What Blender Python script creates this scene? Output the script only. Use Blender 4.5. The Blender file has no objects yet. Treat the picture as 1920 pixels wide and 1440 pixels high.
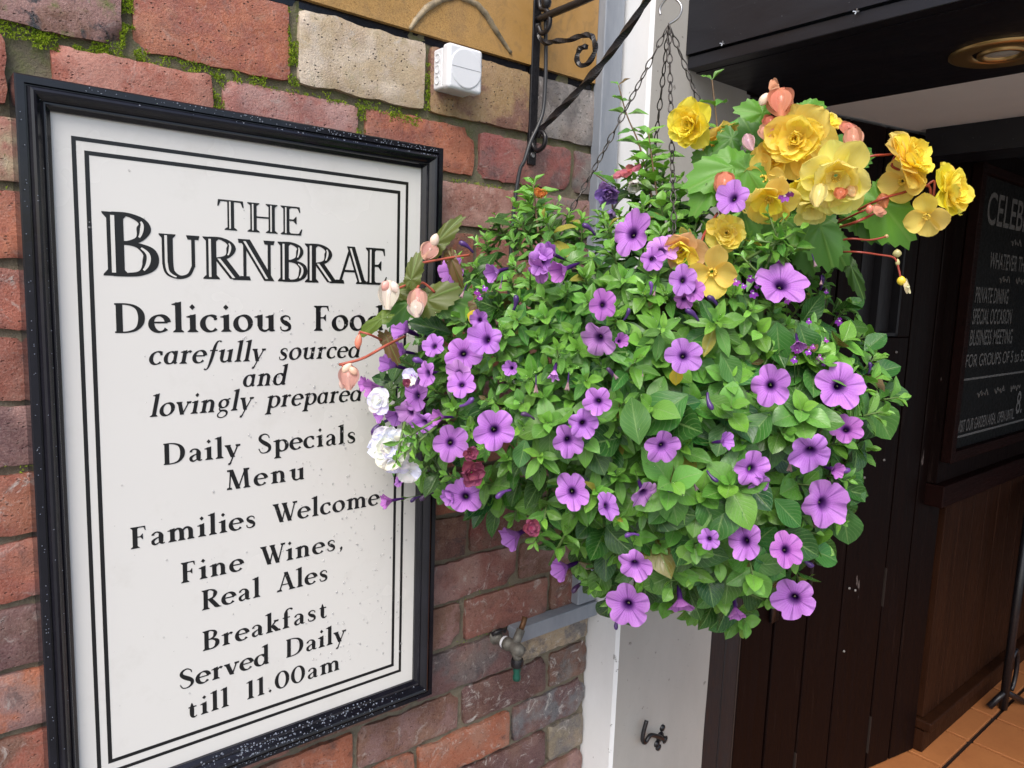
import bpy, bmesh, math, random
import numpy as np
from mathutils import Vector, Matrix, noise
rnd = random.Random(11)
R_ = math.radians
ZO = 1.46            # the tiled floor is z = 0; the survey frame below has its origin at the sign's corner, 1.46 m up

# ------------------------------------------------------------------ camera, sky, sun, exposure
scene = bpy.context.scene
F, YAW, PIT, ROL = 1378.38, .6959, -.1285, .0342
CAM = Vector((-.16797, -.99, -.136455))
_cy, _sy, _cp, _sp, _cr, _sr = math.cos(YAW), math.sin(YAW), math.cos(PIT), math.sin(PIT), math.cos(ROL), math.sin(ROL)
FWD = Vector((_sy*_cp, _cy*_cp, _sp)); _r = Vector((_cy, -_sy, 0)); _u = _r.cross(FWD)
RGT = _cr*_r + _sr*_u; UPV = -_sr*_r + _cr*_u
cam_d = bpy.data.cameras.new('camera'); cam = bpy.data.objects.new('camera', cam_d)
scene.collection.objects.link(cam); scene.camera = cam
cam_d.sensor_width = 36; cam_d.lens = F/1920*36; cam_d.clip_start = .02; cam_d.clip_end = 3000
m = Matrix.Identity(4)
for i in range(3):
    m[i][0] = RGT[i]; m[i][1] = UPV[i]; m[i][2] = -FWD[i]
m[0][3], m[1][3], m[2][3] = CAM.x, CAM.y, CAM.z+ZO
cam.matrix_world = m

SUN_EL, SUN_AZ = R_(50), R_(-128)      # azimuth measured from +Y, clockwise seen from above is positive
world = bpy.data.worlds.new('World'); scene.world = world; world.use_nodes = True
wn = world.node_tree.nodes; wl = world.node_tree.links
sky = wn.new('ShaderNodeTexSky'); sky.sky_type = 'NISHITA'; sky.sun_disc = False
sky.sun_elevation = SUN_EL; sky.sun_rotation = SUN_AZ; sky.dust_density = 3.2; sky.air_density = 1.0; sky.ozone_density = .6
bg = wn['Background']; bg.inputs['Strength'].default_value = .15
wl.new(sky.outputs[0], bg.inputs[0])
sun_d = bpy.data.lights.new('sun', 'SUN'); sun = bpy.data.objects.new('sun', sun_d); scene.collection.objects.link(sun)
sun_d.energy = 1.5; sun_d.angle = R_(35); sun_d.color = (1, .975, .94)
sd = Vector((math.sin(SUN_AZ)*math.cos(SUN_EL), math.cos(SUN_AZ)*math.cos(SUN_EL), math.sin(SUN_EL)))
sun.rotation_euler = sd.to_track_quat('Z', 'Y').to_euler()
vs = scene.view_settings; scene.display_settings.display_device = 'sRGB'
vs.view_transform = 'Standard'; vs.look = 'None'; vs.exposure = .66; vs.gamma = 1; vs.use_curve_mapping = False

# ------------------------------------------------------------------ helpers
COL = scene.collection
def ray(u, v): return (FWD + RGT*((u-960)/F) - UPV*((v-720)/F))
def at(u, v, depth): return CAM + ray(u, v)*depth          # a surveyed point: direction and distance from the tripod
def on(u, v, val, axis=1):
    d = ray(u, v); return CAM + d*((val-CAM[axis])/d[axis])
def link(o, parent=None):
    COL.objects.link(o)
    if parent: o.parent = parent
    return o
def mesh_obj(name, verts, faces, mat=None, parent=None, smooth=False, loc=None, uvs=None):
    me = bpy.data.meshes.new(name); me.from_pydata([tuple(v) for v in verts], [], faces); me.update()
    if mat: me.materials.append(mat)
    if smooth: me.shade_smooth()
    o = bpy.data.objects.new(name, me)
    if loc: o.location = loc
    return link(o, parent)
def empty(name, loc=(0, 0, 0)):
    o = bpy.data.objects.new(name, None); o.empty_display_size = .05; o.location = loc
    return link(o)
def tag(o, label=None, cat=None, group=None, kind=None):
    if label: o['label'] = label
    if cat: o['category'] = cat
    if group: o['group'] = group
    if kind: o['kind'] = kind
    return o
class MB:
    def __init__(s): s.v = []; s.f = []
    def add(s, vs, fs):
        n = len(s.v); s.v += [Vector(v) for v in vs]; s.f += [[i+n for i in f] for f in fs]
    def box(s, x0, x1, y0, y1, z0, z1):
        s.add([(x0,y0,z0),(x1,y0,z0),(x1,y1,z0),(x0,y1,z0),(x0,y0,z1),(x1,y0,z1),(x1,y1,z1),(x0,y1,z1)],
              [(3,2,1,0),(4,5,6,7),(0,1,5,4),(1,2,6,5),(2,3,7,6),(3,0,4,7)])
    def tube(s, pts, r, n=8, cap=True, twist=0, square=False):
        pts = [Vector(p) for p in pts]; rs = r if isinstance(r, (list, tuple)) else [r]*len(pts)
        base = len(s.v); t0 = (pts[1]-pts[0]).normalized()
        ref = Vector((0,0,1)) if abs(t0.z) < .9 else Vector((1,0,0)); nrm = t0.cross(ref).normalized()
        for i, p in enumerate(pts):
            t = (pts[min(i+1, len(pts)-1)]-pts[max(i-1, 0)]).normalized()
            nrm = (nrm - t*nrm.dot(t)).normalized(); b = t.cross(nrm)
            for k in range(n):
                a = 2*math.pi*k/n + twist*i; s.v.append(p + (nrm*math.cos(a)+b*math.sin(a))*rs[i])
        for i in range(len(pts)-1):
            for k in range(n):
                a = base+i*n+k; b2 = base+i*n+(k+1) % n; s.f.append([a, b2, b2+n, a+n])
        if cap:
            s.f.append([base+k for k in range(n)][::-1]); s.f.append([base+(len(pts)-1)*n+k for k in range(n)])
    def lathe(s, prof, org, axis, n=24, cap=False):       # prof: (radius, height along axis)
        axis = Vector(axis).normalized(); ref = Vector((0,0,1)) if abs(axis.z) < .9 else Vector((1,0,0))
        a1 = axis.cross(ref).normalized(); a2 = axis.cross(a1); base = len(s.v); org = Vector(org)
        for (r, h) in prof:
            for k in range(n):
                a = 2*math.pi*k/n; s.v.append(org+axis*h+(a1*math.cos(a)+a2*math.sin(a))*r)
        for i in range(len(prof)-1):
            for k in range(n):
                a = base+i*n+k; b = base+i*n+(k+1) % n; s.f.append([a, b, b+n, a+n])
        if cap: s.f.append([base+(len(prof)-1)*n+k for k in range(n)]); s.f.append([base+k for k in range(n)][::-1])
    def build(s, name, mat=None, parent=None, smooth=False, bevel=0, seg=2):
        o = mesh_obj(name, s.v, s.f, mat, parent, smooth)
        if bevel:
            b = o.modifiers.new('bevel', 'BEVEL'); b.width = bevel; b.segments = seg; b.limit_method = 'ANGLE'
            o.data.shade_smooth(); b.harden_normals = True
        return o
def box(name, mat, parent, *a, bevel=0):
    b = MB(); b.box(*a); return b.build(name, mat, parent, bevel=bevel)

# ------------------------------------------------------------------ materials
def mat(name, base=(.5,.5,.5), rough=.6, spec=.5, build=None, metal=0):
    m = bpy.data.materials.new(name); m.use_nodes = True
    p = m.node_tree.nodes['Principled BSDF']
    p.inputs['Base Color'].default_value = (*base, 1); p.inputs['Roughness'].default_value = rough
    p.inputs['Specular IOR Level'].default_value = spec; p.inputs['Metallic'].default_value = metal
    if build: build(N(m.node_tree), p)
    return m
class N:
    def __init__(s, t): s.t = t; s.n = t.nodes; s.l = t.links
    def new(s, k, **kw):
        n = s.n.new(k)
        for a, v in kw.items(): setattr(n, a, v)
        return n
    def put(s, inp, v):
        if v is None: return
        if hasattr(v, 'node'): s.l.new(v, inp)
        elif isinstance(v, (tuple, list)) and len(v) == 3 and inp.type == 'RGBA': inp.default_value = (*v, 1)
        else: inp.default_value = v
    def coord(s, out='Object', scale=(1,1,1), off=None):
        c = s.new('ShaderNodeTexCoord'); mp = s.new('ShaderNodeMapping'); mp.inputs['Scale'].default_value = scale
        s.l.new(c.outputs[out], mp.inputs['Vector'])
        if off is not None: s.l.new(off, mp.inputs['Location'])
        return mp.outputs[0]
    def noise(s, vec, sc, det=5, rough=.6, out='Fac', dist=0):
        n = s.new('ShaderNodeTexNoise'); s.put(n.inputs['Vector'], vec); n.inputs['Scale'].default_value = sc
        n.inputs['Detail'].default_value = det; n.inputs['Roughness'].default_value = rough; n.inputs['Distortion'].default_value = dist
        return n.outputs[out]
    def ramp(s, fac, *st):
        r = s.new('ShaderNodeValToRGB'); s.put(r.inputs[0], fac); e = r.color_ramp.elements
        while len(e) < len(st): e.new(.5)
        for x, (pos, c) in zip(e, st):
            x.position = pos; x.color = (c, c, c, 1) if isinstance(c, (int, float)) else (*c, 1)
        return r.outputs[0]
    def mix(s, f, a, b, mode='MIX'):
        n = s.new('ShaderNodeMix', data_type='RGBA', blend_type=mode)
        s.put(n.inputs[0], f); s.put(n.inputs[6], a); s.put(n.inputs[7], b); return n.outputs[2]
    def math(s, op, a, b=None, clamp=False):
        n = s.new('ShaderNodeMath', operation=op, use_clamp=clamp); s.put(n.inputs[0], a)
        if b is not None: s.put(n.inputs[1], b)
        return n.outputs[0]
    def bump(s, h, strength, dist, nrm=None):
        b = s.new('ShaderNodeBump'); s.put(b.inputs['Height'], h); b.inputs['Strength'].default_value = strength
        b.inputs['Distance'].default_value = dist
        if nrm is not None: s.l.new(nrm, b.inputs['Normal'])
        return b.outputs[0]
    def attr(s, name, typ='GEOMETRY', out='Color'):
        a = s.new('ShaderNodeAttribute', attribute_name=name, attribute_type=typ); return a.outputs[out]

def brick_b(n, p):
    oi = n.new('ShaderNodeObjectInfo')
    rv = n.new('ShaderNodeCombineXYZ'); r10 = n.math('MULTIPLY', oi.outputs['Random'], 37.0)
    n.put(rv.inputs[0], r10); n.put(rv.inputs[2], r10)
    v = n.coord('Object', off=rv.outputs[0])
    big = n.noise(v, 14, 4, .55); mid = n.noise(v, 55, 6, .65); fine = n.noise(v, 380, 6, .7)
    c2 = n.attr('color2', 'OBJECT')
    base = n.mix(n.ramp(n.math('ADD', n.math('MULTIPLY', big, .7), n.math('MULTIPLY', mid, .3)), (.46, 0), (.56, 1)), oi.outputs['Color'], c2)
    base = n.mix(n.ramp(mid, (.3, .0), (.75, .55)), base, n.mix(1.0, base, (.55,.45,.42), 'MULTIPLY'))
    base = n.mix(n.math('MULTIPLY', n.ramp(fine, (.45, 0), (.7, 1)), .40), base, n.mix(.45, base, (.50,.42,.36)))
    base = n.mix(n.math('MULTIPLY', n.ramp(fine, (.34, 1), (.46, 0)), .45), base, n.mix(1.0, base, (.42,.36,.34), 'MULTIPLY'))
    base = n.mix(n.ramp(n.noise(v, 26, 5, .7), (.45, 0), (.75, .5)), base, n.mix(1.0, base, (.66,.64,.70), 'MULTIPLY'))
    base = n.mix(n.ramp(n.noise(v, 11, 3, .5), (.5, 0), (.72, .55)), base, n.mix(.4, base, (.46,.30,.22)))
    # firing pits and dark inclusions
    vo = n.new('ShaderNodeTexVoronoi'); vo.inputs['Scale'].default_value = 130; n.put(vo.inputs['Vector'], n.coord('Object', (1,1,1.7), rv.outputs[0]))
    pit = n.math('MULTIPLY', n.ramp(vo.outputs['Distance'], (.10, 1), (.24, 0)), n.ramp(n.noise(v, 70, 3), (.46, 0), (.56, 1)))
    base = n.mix(n.math('MULTIPLY', pit, n.attr('pits', 'OBJECT', 'Fac')), base, (.035,.028,.025))
    # pale lime bloom
    bl = n.math('MULTIPLY', n.ramp(n.noise(v, 32, 8, .75, dist=1.5), (.56, 0), (.68, 1)), n.attr('bloom', 'OBJECT', 'Fac'))
    base = n.mix(bl, base, (.50,.47,.44))
    # soot
    so = n.math('MULTIPLY', n.ramp(n.noise(v, 21, 6, .7, dist=.8), (.55, 0), (.64, 1)), n.attr('soot', 'OBJECT', 'Fac'))
    base = n.mix(so, base, (.035,.037,.045))
    # algae film along the rough spots
    al = n.math('MULTIPLY', n.ramp(n.noise(v, 44, 6, .7), (.56, 0), (.72, 1)), n.attr('algae', 'OBJECT', 'Fac'))
    base = n.mix(al, base, (.13,.17,.035))
    n.put(p.inputs['Base Color'], base)
    n.put(p.inputs['Roughness'], n.ramp(mid, (.3, .42), (.7, .75)))
    h = n.math('ADD', n.math('MULTIPLY', mid, .7), n.math('MULTIPLY', fine, .5))
    h = n.math('SUBTRACT', h, n.math('MULTIPLY', pit, .8))
    n.put(p.inputs['Normal'], n.bump(h, .9, .0032))
M = {}
M['brick'] = mat('brick', rough=.6, spec=.45, build=brick_b)
def mortar_b(n, p):
    v = n.coord(); a = n.noise(v, 60, 6, .7); b = n.noise(v, 9, 4); c = n.noise(v, 320, 5, .7)
    col = n.mix(a, (.085,.073,.052), (.31,.27,.20))
    z = n.new('ShaderNodeSeparateXYZ'); n.l.new(v, z.inputs[0])
    top = n.ramp(n.math('ADD', z.outputs[2], n.math('MULTIPLY', b, .6)), (.18, 0), (.46, 1))
    col = n.mix(n.math('MULTIPLY', top, n.ramp(a, (.4, .1), (.62, .85))), col, (.10,.125,.035))
    sp = n.ramp(c, (.62, 0), (.72, 1)); col = n.mix(n.math('MULTIPLY', sp, .6), col, (.36,.33,.27))
    n.put(p.inputs['Base Color'], col); n.put(p.inputs['Normal'], n.bump(n.math('ADD', a, n.math('MULTIPLY', c, .5)), 1, .004))
M['mortar'] = mat('mortar', rough=.9, spec=.2, build=mortar_b)
def simple_noise(c1, c2, sc, bump=.3, dist=.001, stretch=(1,1,1), r=(.4,.7)):
    def f(n, p):
        v = n.coord('Object', stretch); a = n.noise(v, sc, 6, .65); b = n.noise(v, sc*7, 4, .6)
        n.put(p.inputs['Base Color'], n.mix(n.ramp(n.math('ADD', n.math('MULTIPLY', a, .75), n.math('MULTIPLY', b, .25)), (.35, 0), (.65, 1)), c1, c2))
        n.put(p.inputs['Roughness'], n.ramp(b, (.3, r[0]), (.7, r[1])))
        n.put(p.inputs['Normal'], n.bump(n.math('ADD', a, n.math('MULTIPLY', b, .5)), bump, dist))
    return f
def moss_b(n, p):
    v = n.coord(); a = n.noise(v, 90, 4)
    n.put(p.inputs['Base Color'], n.mix(n.ramp(a, (.35, 0), (.65, 1)), (.09,.16,.01), (.34,.46,.03)))
M['moss'] = mat('moss', rough=.8, spec=.2, build=moss_b)
def gold_b(n, p):
    v = n.coord(); a = n.noise(v, 500, 3, .8); b = n.noise(v, 8, 5); c = n.noise(v, 1200, 2, .8)
    col = n.mix(n.ramp(b, (.35, 0), (.7, 1)), (.36,.20,.055), (.46,.27,.10))
    sp = n.new('ShaderNodeSeparateXYZ'); n.l.new(v, sp.inputs[0])
    left = n.ramp(sp.outputs[0], (.50, 1), (.66, 0))
    col = n.mix(n.math('MULTIPLY', n.ramp(a, (.5, 0), (.62, 1)), n.math('MULTIPLY', left, .75)), col, (.16,.085,.02))
    col = n.mix(n.math('MULTIPLY', n.ramp(c, (.58, 0), (.66, 1)), n.math('MULTIPLY', left, .6)), col, (.75,.55,.2))
    st = n.ramp(n.noise(n.coord('Object', (1,1,.2)), 16, 6), (.55, 0), (.75, .6)); col = n.mix(st, col, (.16,.095,.05))
    gr = n.ramp(n.noise(v, 30, 6, .75, dist=1), (.5, 0), (.72, .7)); col = n.mix(gr, col, (.20,.13,.06))
    n.put(p.inputs['Base Color'], col); n.put(p.inputs['Roughness'], n.ramp(left, (0, .4), (1, .6)))
    n.put(p.inputs['Normal'], n.bump(a, .35, .001))
M['gold'] = mat('gold_paint', rough=.5, build=gold_b)
M['black_gloss'] = mat('black_gloss_paint', (.006,.006,.010), .16, .5, build=simple_noise((.005,.005,.008), (.010,.010,.016), 20, .05, .0005, r=(.12,.24)))
M['black_iron'] = mat('black_iron', (.008,.008,.010), .3, .5, build=simple_noise((.006,.006,.008), (.016,.015,.018), 120, .4, .0008, r=(.22,.42)))
def panel_b(n, p):
    v = n.coord(); a = n.noise(v, 5, 4); d = n.noise(v, 170, 2, .5); d2 = n.noise(v, 11, 6, .7)
    col = n.mix(a, (.690,.680,.655), (.715,.706,.682))
    sp = n.new('ShaderNodeSeparateXYZ'); n.l.new(v, sp.inputs[0])
    low = n.ramp(sp.outputs[2], (0, 0), (1, 1))
    col = n.mix(n.math('MULTIPLY', n.ramp(d2, (.55, 0), (.8, .3)), 1), col, (.50,.48,.43))
    col = n.mix(n.ramp(d, (.80, 0), (.83, .5)), col, (.16,.15,.13))
    n.put(p.inputs['Base Color'], col); n.put(p.inputs['Roughness'], n.ramp(a, (.3, .2), (.7, .3)))
M['panel'] = mat('sign_face', rough=.24, spec=.5, build=panel_b)
M['ink'] = mat('black_print', (.008,.008,.009), .3, .5)
M['inlay'] = mat('print_highlight', (.68,.67,.64), .3, .5)
def plast_b(n, p):
    v = n.coord(); a = n.noise(v, 40, 5); n.put(p.inputs['Base Color'], n.mix(a, (.70,.72,.76), (.76,.78,.82)))
M['white_plastic'] = mat('white_plastic', rough=.35, build=plast_b)
M['grey_paint'] = mat('grey_paint', rough=.4, build=simple_noise((.20,.225,.265), (.27,.295,.335), 30, .25, .001, (1,1,.3)))
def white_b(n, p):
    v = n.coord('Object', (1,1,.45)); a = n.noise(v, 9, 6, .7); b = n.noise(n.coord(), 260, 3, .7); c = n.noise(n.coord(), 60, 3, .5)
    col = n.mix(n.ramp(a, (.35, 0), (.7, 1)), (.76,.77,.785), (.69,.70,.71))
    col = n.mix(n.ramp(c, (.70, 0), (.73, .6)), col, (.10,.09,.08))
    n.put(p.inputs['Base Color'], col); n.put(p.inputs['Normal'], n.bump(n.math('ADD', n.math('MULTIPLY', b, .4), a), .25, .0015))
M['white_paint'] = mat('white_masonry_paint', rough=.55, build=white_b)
def pshade_b(n, p):
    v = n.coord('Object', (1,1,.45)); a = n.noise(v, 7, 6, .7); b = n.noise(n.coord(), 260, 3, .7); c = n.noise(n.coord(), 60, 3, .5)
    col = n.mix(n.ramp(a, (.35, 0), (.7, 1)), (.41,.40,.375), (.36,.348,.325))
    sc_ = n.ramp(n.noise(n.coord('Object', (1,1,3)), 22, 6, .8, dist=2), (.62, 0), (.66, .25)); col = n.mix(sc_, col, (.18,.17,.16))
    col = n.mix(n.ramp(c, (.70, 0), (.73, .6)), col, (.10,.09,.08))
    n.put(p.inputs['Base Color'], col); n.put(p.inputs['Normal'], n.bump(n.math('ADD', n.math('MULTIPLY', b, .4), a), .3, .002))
M['pillar_shaded'] = mat('masonry_paint_shaded', rough=.6, spec=.35, build=pshade_b)  # same pillar paint, greyer and darker to put front-face shade into the colour
def beam_b(n, p):
    v = n.coord('Object', (1,.22,1)); a = n.noise(v, 30, 7, .7, dist=.6); b = n.noise(n.coord(), 220, 2, .5)
    col = n.mix(a, (.004,.0045,.008), (.011,.011,.017))
    col = n.mix(n.ramp(b, (.74, 0), (.77, .8)), col, (.16,.17,.19))
    n.put(p.inputs['Base Color'], col); n.put(p.inputs['Roughness'], n.ramp(a, (.3, .3), (.7, .5))); n.put(p.inputs['Normal'], n.bump(a, .4, .0015))
M['beam'] = mat('black_stained_timber', rough=.4, build=beam_b)
def dark_b(n, p):
    v = n.coord('Object', (1,1,.05)); a = n.noise(v, 70, 7, .7, dist=.8); g = n.noise(n.coord('Object', (1,1,.25)), 45, 3, .5)
    col = n.mix(a, (.0020,.0009,.0008), (.0105,.0040,.0032))
    col = n.mix(n.ramp(n.noise(v, 30, 8, .8), (.6, 0), (.72, .5)), col, (.055,.035,.030))
    col = n.mix(n.ramp(g, (.74, 0), (.77, .7)), col, (.16,.13,.12))
    n.put(p.inputs['Base Color'], col); n.put(p.inputs['Roughness'], n.ramp(a, (.3, .35), (.7, .6))); n.put(p.inputs['Normal'], n.bump(a, .6, .002))
M['dark_wood'] = mat('dark_stained_wood', rough=.6, spec=.10, build=dark_b)
M['worn_edge'] = mat('worn_edge', (.026,.018,.015), .6)
M['brown_wood'] = mat('brown_panelling', rough=.65, spec=.12, build=simple_noise((.018,.0062,.0026), (.036,.0125,.005), 40, .4, .001, (1,1,.08)))
M['red_wood'] = mat('red_brown_wood', rough=.7, spec=.1, build=simple_noise((.008,.002,.0015), (.015,.004,.003), 40, .3, .001, (.1,1,1)))
M['soffit'] = mat('soffit_paint', rough=.8, build=simple_noise((.74,.73,.71), (.80,.79,.77), 6, .15, .001))
M['chalkboard'] = mat('chalkboard', rough=.8, spec=.15, build=simple_noise((.006,.006,.006), (.010,.010,.010), 12, .05, .0005))
def chalk_b(n, p):
    a = n.noise(n.coord(), 900, 3, .8); n.put(p.inputs['Base Color'], n.mix(n.ramp(a, (.4, 0), (.6, 1)), (.03,.03,.03), (.20,.195,.19)))
M['chalk'] = mat('chalk', rough=.9, build=chalk_b)
M['brass'] = mat('brass', (.60,.40,.17), .34, .5, metal=.9)
M['lens'] = mat('frosted_lens', (.45,.43,.38), .3, .5)
M['chain'] = mat('galvanised_chain', (.05,.046,.044), .35, .5, build=simple_noise((.025,.022,.02), (.12,.11,.105), 150, .3, .0006, r=(.25,.5)), metal=.6)
M['steel'] = mat('steel', (.45,.46,.48), .3, .5, metal=.9)
M['dull_bolt'] = mat('dull_bolt', (.20,.19,.18), .5, .3)
M['tap_metal'] = mat('weathered_brass', rough=.5, build=simple_noise((.09,.085,.075), (.20,.19,.165), 120, .5, .001), metal=.3)
M['copper'] = mat('copper_pipe', rough=.4, build=simple_noise((.09,.045,.022), (.18,.09,.04), 90, .3, .0008), metal=.5)
M['green_plastic'] = mat('green_plastic', (.006,.08,.055), .4)
M['cable'] = mat('black_cable', (.03,.032,.036), .4)
def tile_b(n, p):
    a = n.noise(n.coord(), 7, 5); b = n.noise(n.coord(), 90, 4)
    n.put(p.inputs['Base Color'], n.mix(n.ramp(n.math('ADD', n.math('MULTIPLY', a, .7), n.math('MULTIPLY', b, .3)), (.35, 0), (.65, 1)), (.41,.148,.049), (.49,.19,.063)))
M['tile'] = mat('terracotta_tile', rough=.5, build=tile_b)
M['grout'] = mat('grout', (.022,.010,.007), .9)
M['paving'] = mat('paving', rough=.7, build=simple_noise((.14,.135,.125), (.24,.23,.21), 4, .4, .004))
def water_b(n, p):
    p.inputs['Transmission Weight'].default_value = 1; p.inputs['IOR'].default_value = 1.33
M['water'] = mat('water', (1,1,1), .0, .5, build=water_b)
def bead2_b(n, p):
    p.inputs['Transmission Weight'].default_value = .8; p.inputs['IOR'].default_value = 1.45
M['panel_bead'] = mat('panel_rain_bead', (.97,.97,.98), .04, .8, build=bead2_b)
def bead_b(n, p):
    p.inputs['Transmission Weight'].default_value = .55; p.inputs['IOR'].default_value = 1.33
M['bead'] = mat('rain_bead', (.30,.34,.42), .05, .8, build=bead_b)

# ------------------------------------------------------------------ the setting
g = mesh_obj('ground', [(-1500,-1500,-ZO),(1500,-1500,-ZO),(1500,1500,-ZO),(-1500,1500,-ZO)], [(0,1,2,3)], M['paving']); g['kind'] = 'structure'
fb = box('porch_floor', M['grout'], None, 1.0, 4.0, -1.6, .3, -ZO+.002, -ZO+.014); fb['kind'] = 'structure'
tile_me = None
for i in range(-7, 8):
    for j in range(-6, 3):
        x0 = 2.44+i*.205+.006; y0 = -.315+j*.205+.006; x1, y1 = x0+.193, y0+.193
        if x0 < 1.02 or x1 > 3.9 or y1 < -1.0 or (x0 > 3.1 and y0 < -.6): continue
        t = box('floor_tile', M['tile'], fb, x0, x1, y0, y1, -ZO+.0145, -ZO+.024+rnd.random()*.001, bevel=.002)

# ---- brick wall: mortar bed and every brick in view
ZJ = [.228, .122, .036, -.045, -.127, -.2035, -.284, -.361, -.441, -.52, -.60, -.678, -.76, -.843, -.922, -1.0, -1.08, -1.16, -1.24]
wall = empty('brick_wall', (.3, .05, -ZO)); tag(wall, 'old red brick wall with mossy mortar joints behind the framed pub sign', 'wall')
NX, NZ = 150, 190
X0w, X1w, Z0w, Z1w = -.62, .884, -ZO, .60
vs_, fs_ = [], []
for j in range(NZ+1):
    for i in range(NX+1):
        x = X0w+(X1w-X0w)*i/NX; z = Z0w+(Z1w-Z0w)*j/NZ
        y = .0050 + .0035*noise.noise(Vector((x*28, 0, z*28))) + .0025*noise.noise(Vector((x*90, 3, z*90)))
        vs_.append((x, y, z))
for j in range(NZ):
    for i in range(NX):
        a = j*(NX+1)+i; fs_.append((a, a+1, a+NX+2, a+NX+1))
mo = mesh_obj('mortar_bed', vs_, fs_, M['mortar'], None, True); mo.parent = wall
mb = MB(); mb.box(X0w, X1w-.002, .03, .25, Z0w, Z1w); core = mb.build('wall_core', M['mortar'], wall)
for o in (mo, core): o.location = -wall.location
RED=(.33,.098,.062); ORG=(.40,.13,.066); PNK=(.36,.155,.115); PUR=(.17,.085,.085); BUF=(.44,.35,.225); BRN=(.20,.095,.065); MAU=(.30,.165,.15)
GRY=(.17,.16,.155); DRK=(.13,.05,.04); YEL=(.36,.24,.11); PLM=(.13,.06,.06)
# (course, index of the joint at its left end): colour, second colour, pits, bloom, soot, algae
BC = {(0,-1):(MAU,BRN,.4,.3,1,.9),(0,0):(ORG,RED,.9,.1,.35,.15),(0,1):(BUF,(.50,.43,.33),1,.3,0,.3),(0,2):(YEL,BRN,1,.1,.1,.1),(0,3):(GRY,(.30,.29,.28),.8,.9,.5,.1),
 (1,-1):(RED,ORG,.3,.1,0,.1),(1,0):(RED,PNK,.4,.1,0,.1),(1,1):((.31,.12,.10),MAU,.2,.2,0,.05),(1,2):(ORG,RED,.4,.1,0,.1),(1,3):((.28,.085,.075),PUR,.15,.15,0,.05),(1,4):(PUR,GRY,.5,.4,.2,.1),
 (2,2):((.42,.24,.20),PNK,.1,.3,0,.1),(2,3):(MAU,GRY,.2,.2,0,.1),(2,-1):(BUF,PNK,.3,.1,0,.1),(3,-1):(RED,ORG,.6,.1,0,.1),(4,-1):((.28,.10,.075),RED,.9,.4,0,0),(5,-1):(PNK,RED,.2,.1,0,0),
 (6,-1):(PUR,MAU,.3,.5,0,0),(7,-1):(RED,ORG,.4,.7,0,.1),(8,-1):(RED,(.30,.10,.08),.2,.1,0,0),(9,-1):(PUR,PLM,.3,.2,0,0),(10,-1):(ORG,MAU,.2,.3,0,0),(11,-1):(BRN,RED,.3,.3,0,0),
 (9,2):(BRN,DRK,.3,.1,0,0),(9,3):(DRK,(.19,.04,.035),.1,.1,0,0),(10,2):((.26,.10,.085),MAU,.2,.4,0,0),(10,3):(BRN,MAU,.2,.2,0,0),(11,2):(BRN,MAU,.2,.1,0,0),(11,3):((.33,.125,.095),PNK,.1,.4,0,0),
 (12,2):(PUR,(.16,.13,.135),.4,.3,0,0),(12,3):(BUF,GRY,.3,.8,.4,.1),(13,2):(BRN,MAU,.2,.2,0,0),(13,3):(PLM,DRK,.2,.5,0,0),(13,4):(GRY,BRN,.4,.6,.4,0),
 (14,2):(ORG,(.36,.16,.10),.2,.4,0,0),(14,3):((.16,.165,.18),PUR,.3,1,.3,0),(15,2):(MAU,PUR,.3,.7,.2,0),(15,3):(PUR,DRK,.3,.8,0,0),(15,4):((.27,.23,.16),GRY,.3,.4,0,0),(14,1):(BRN,ORG,.2,.3,0,0),(13,1):(ORG,BRN,.2,.2,0,0)}
PAL = [RED, ORG, PNK, PUR, BRN, MAU, RED, BRN]
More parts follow.
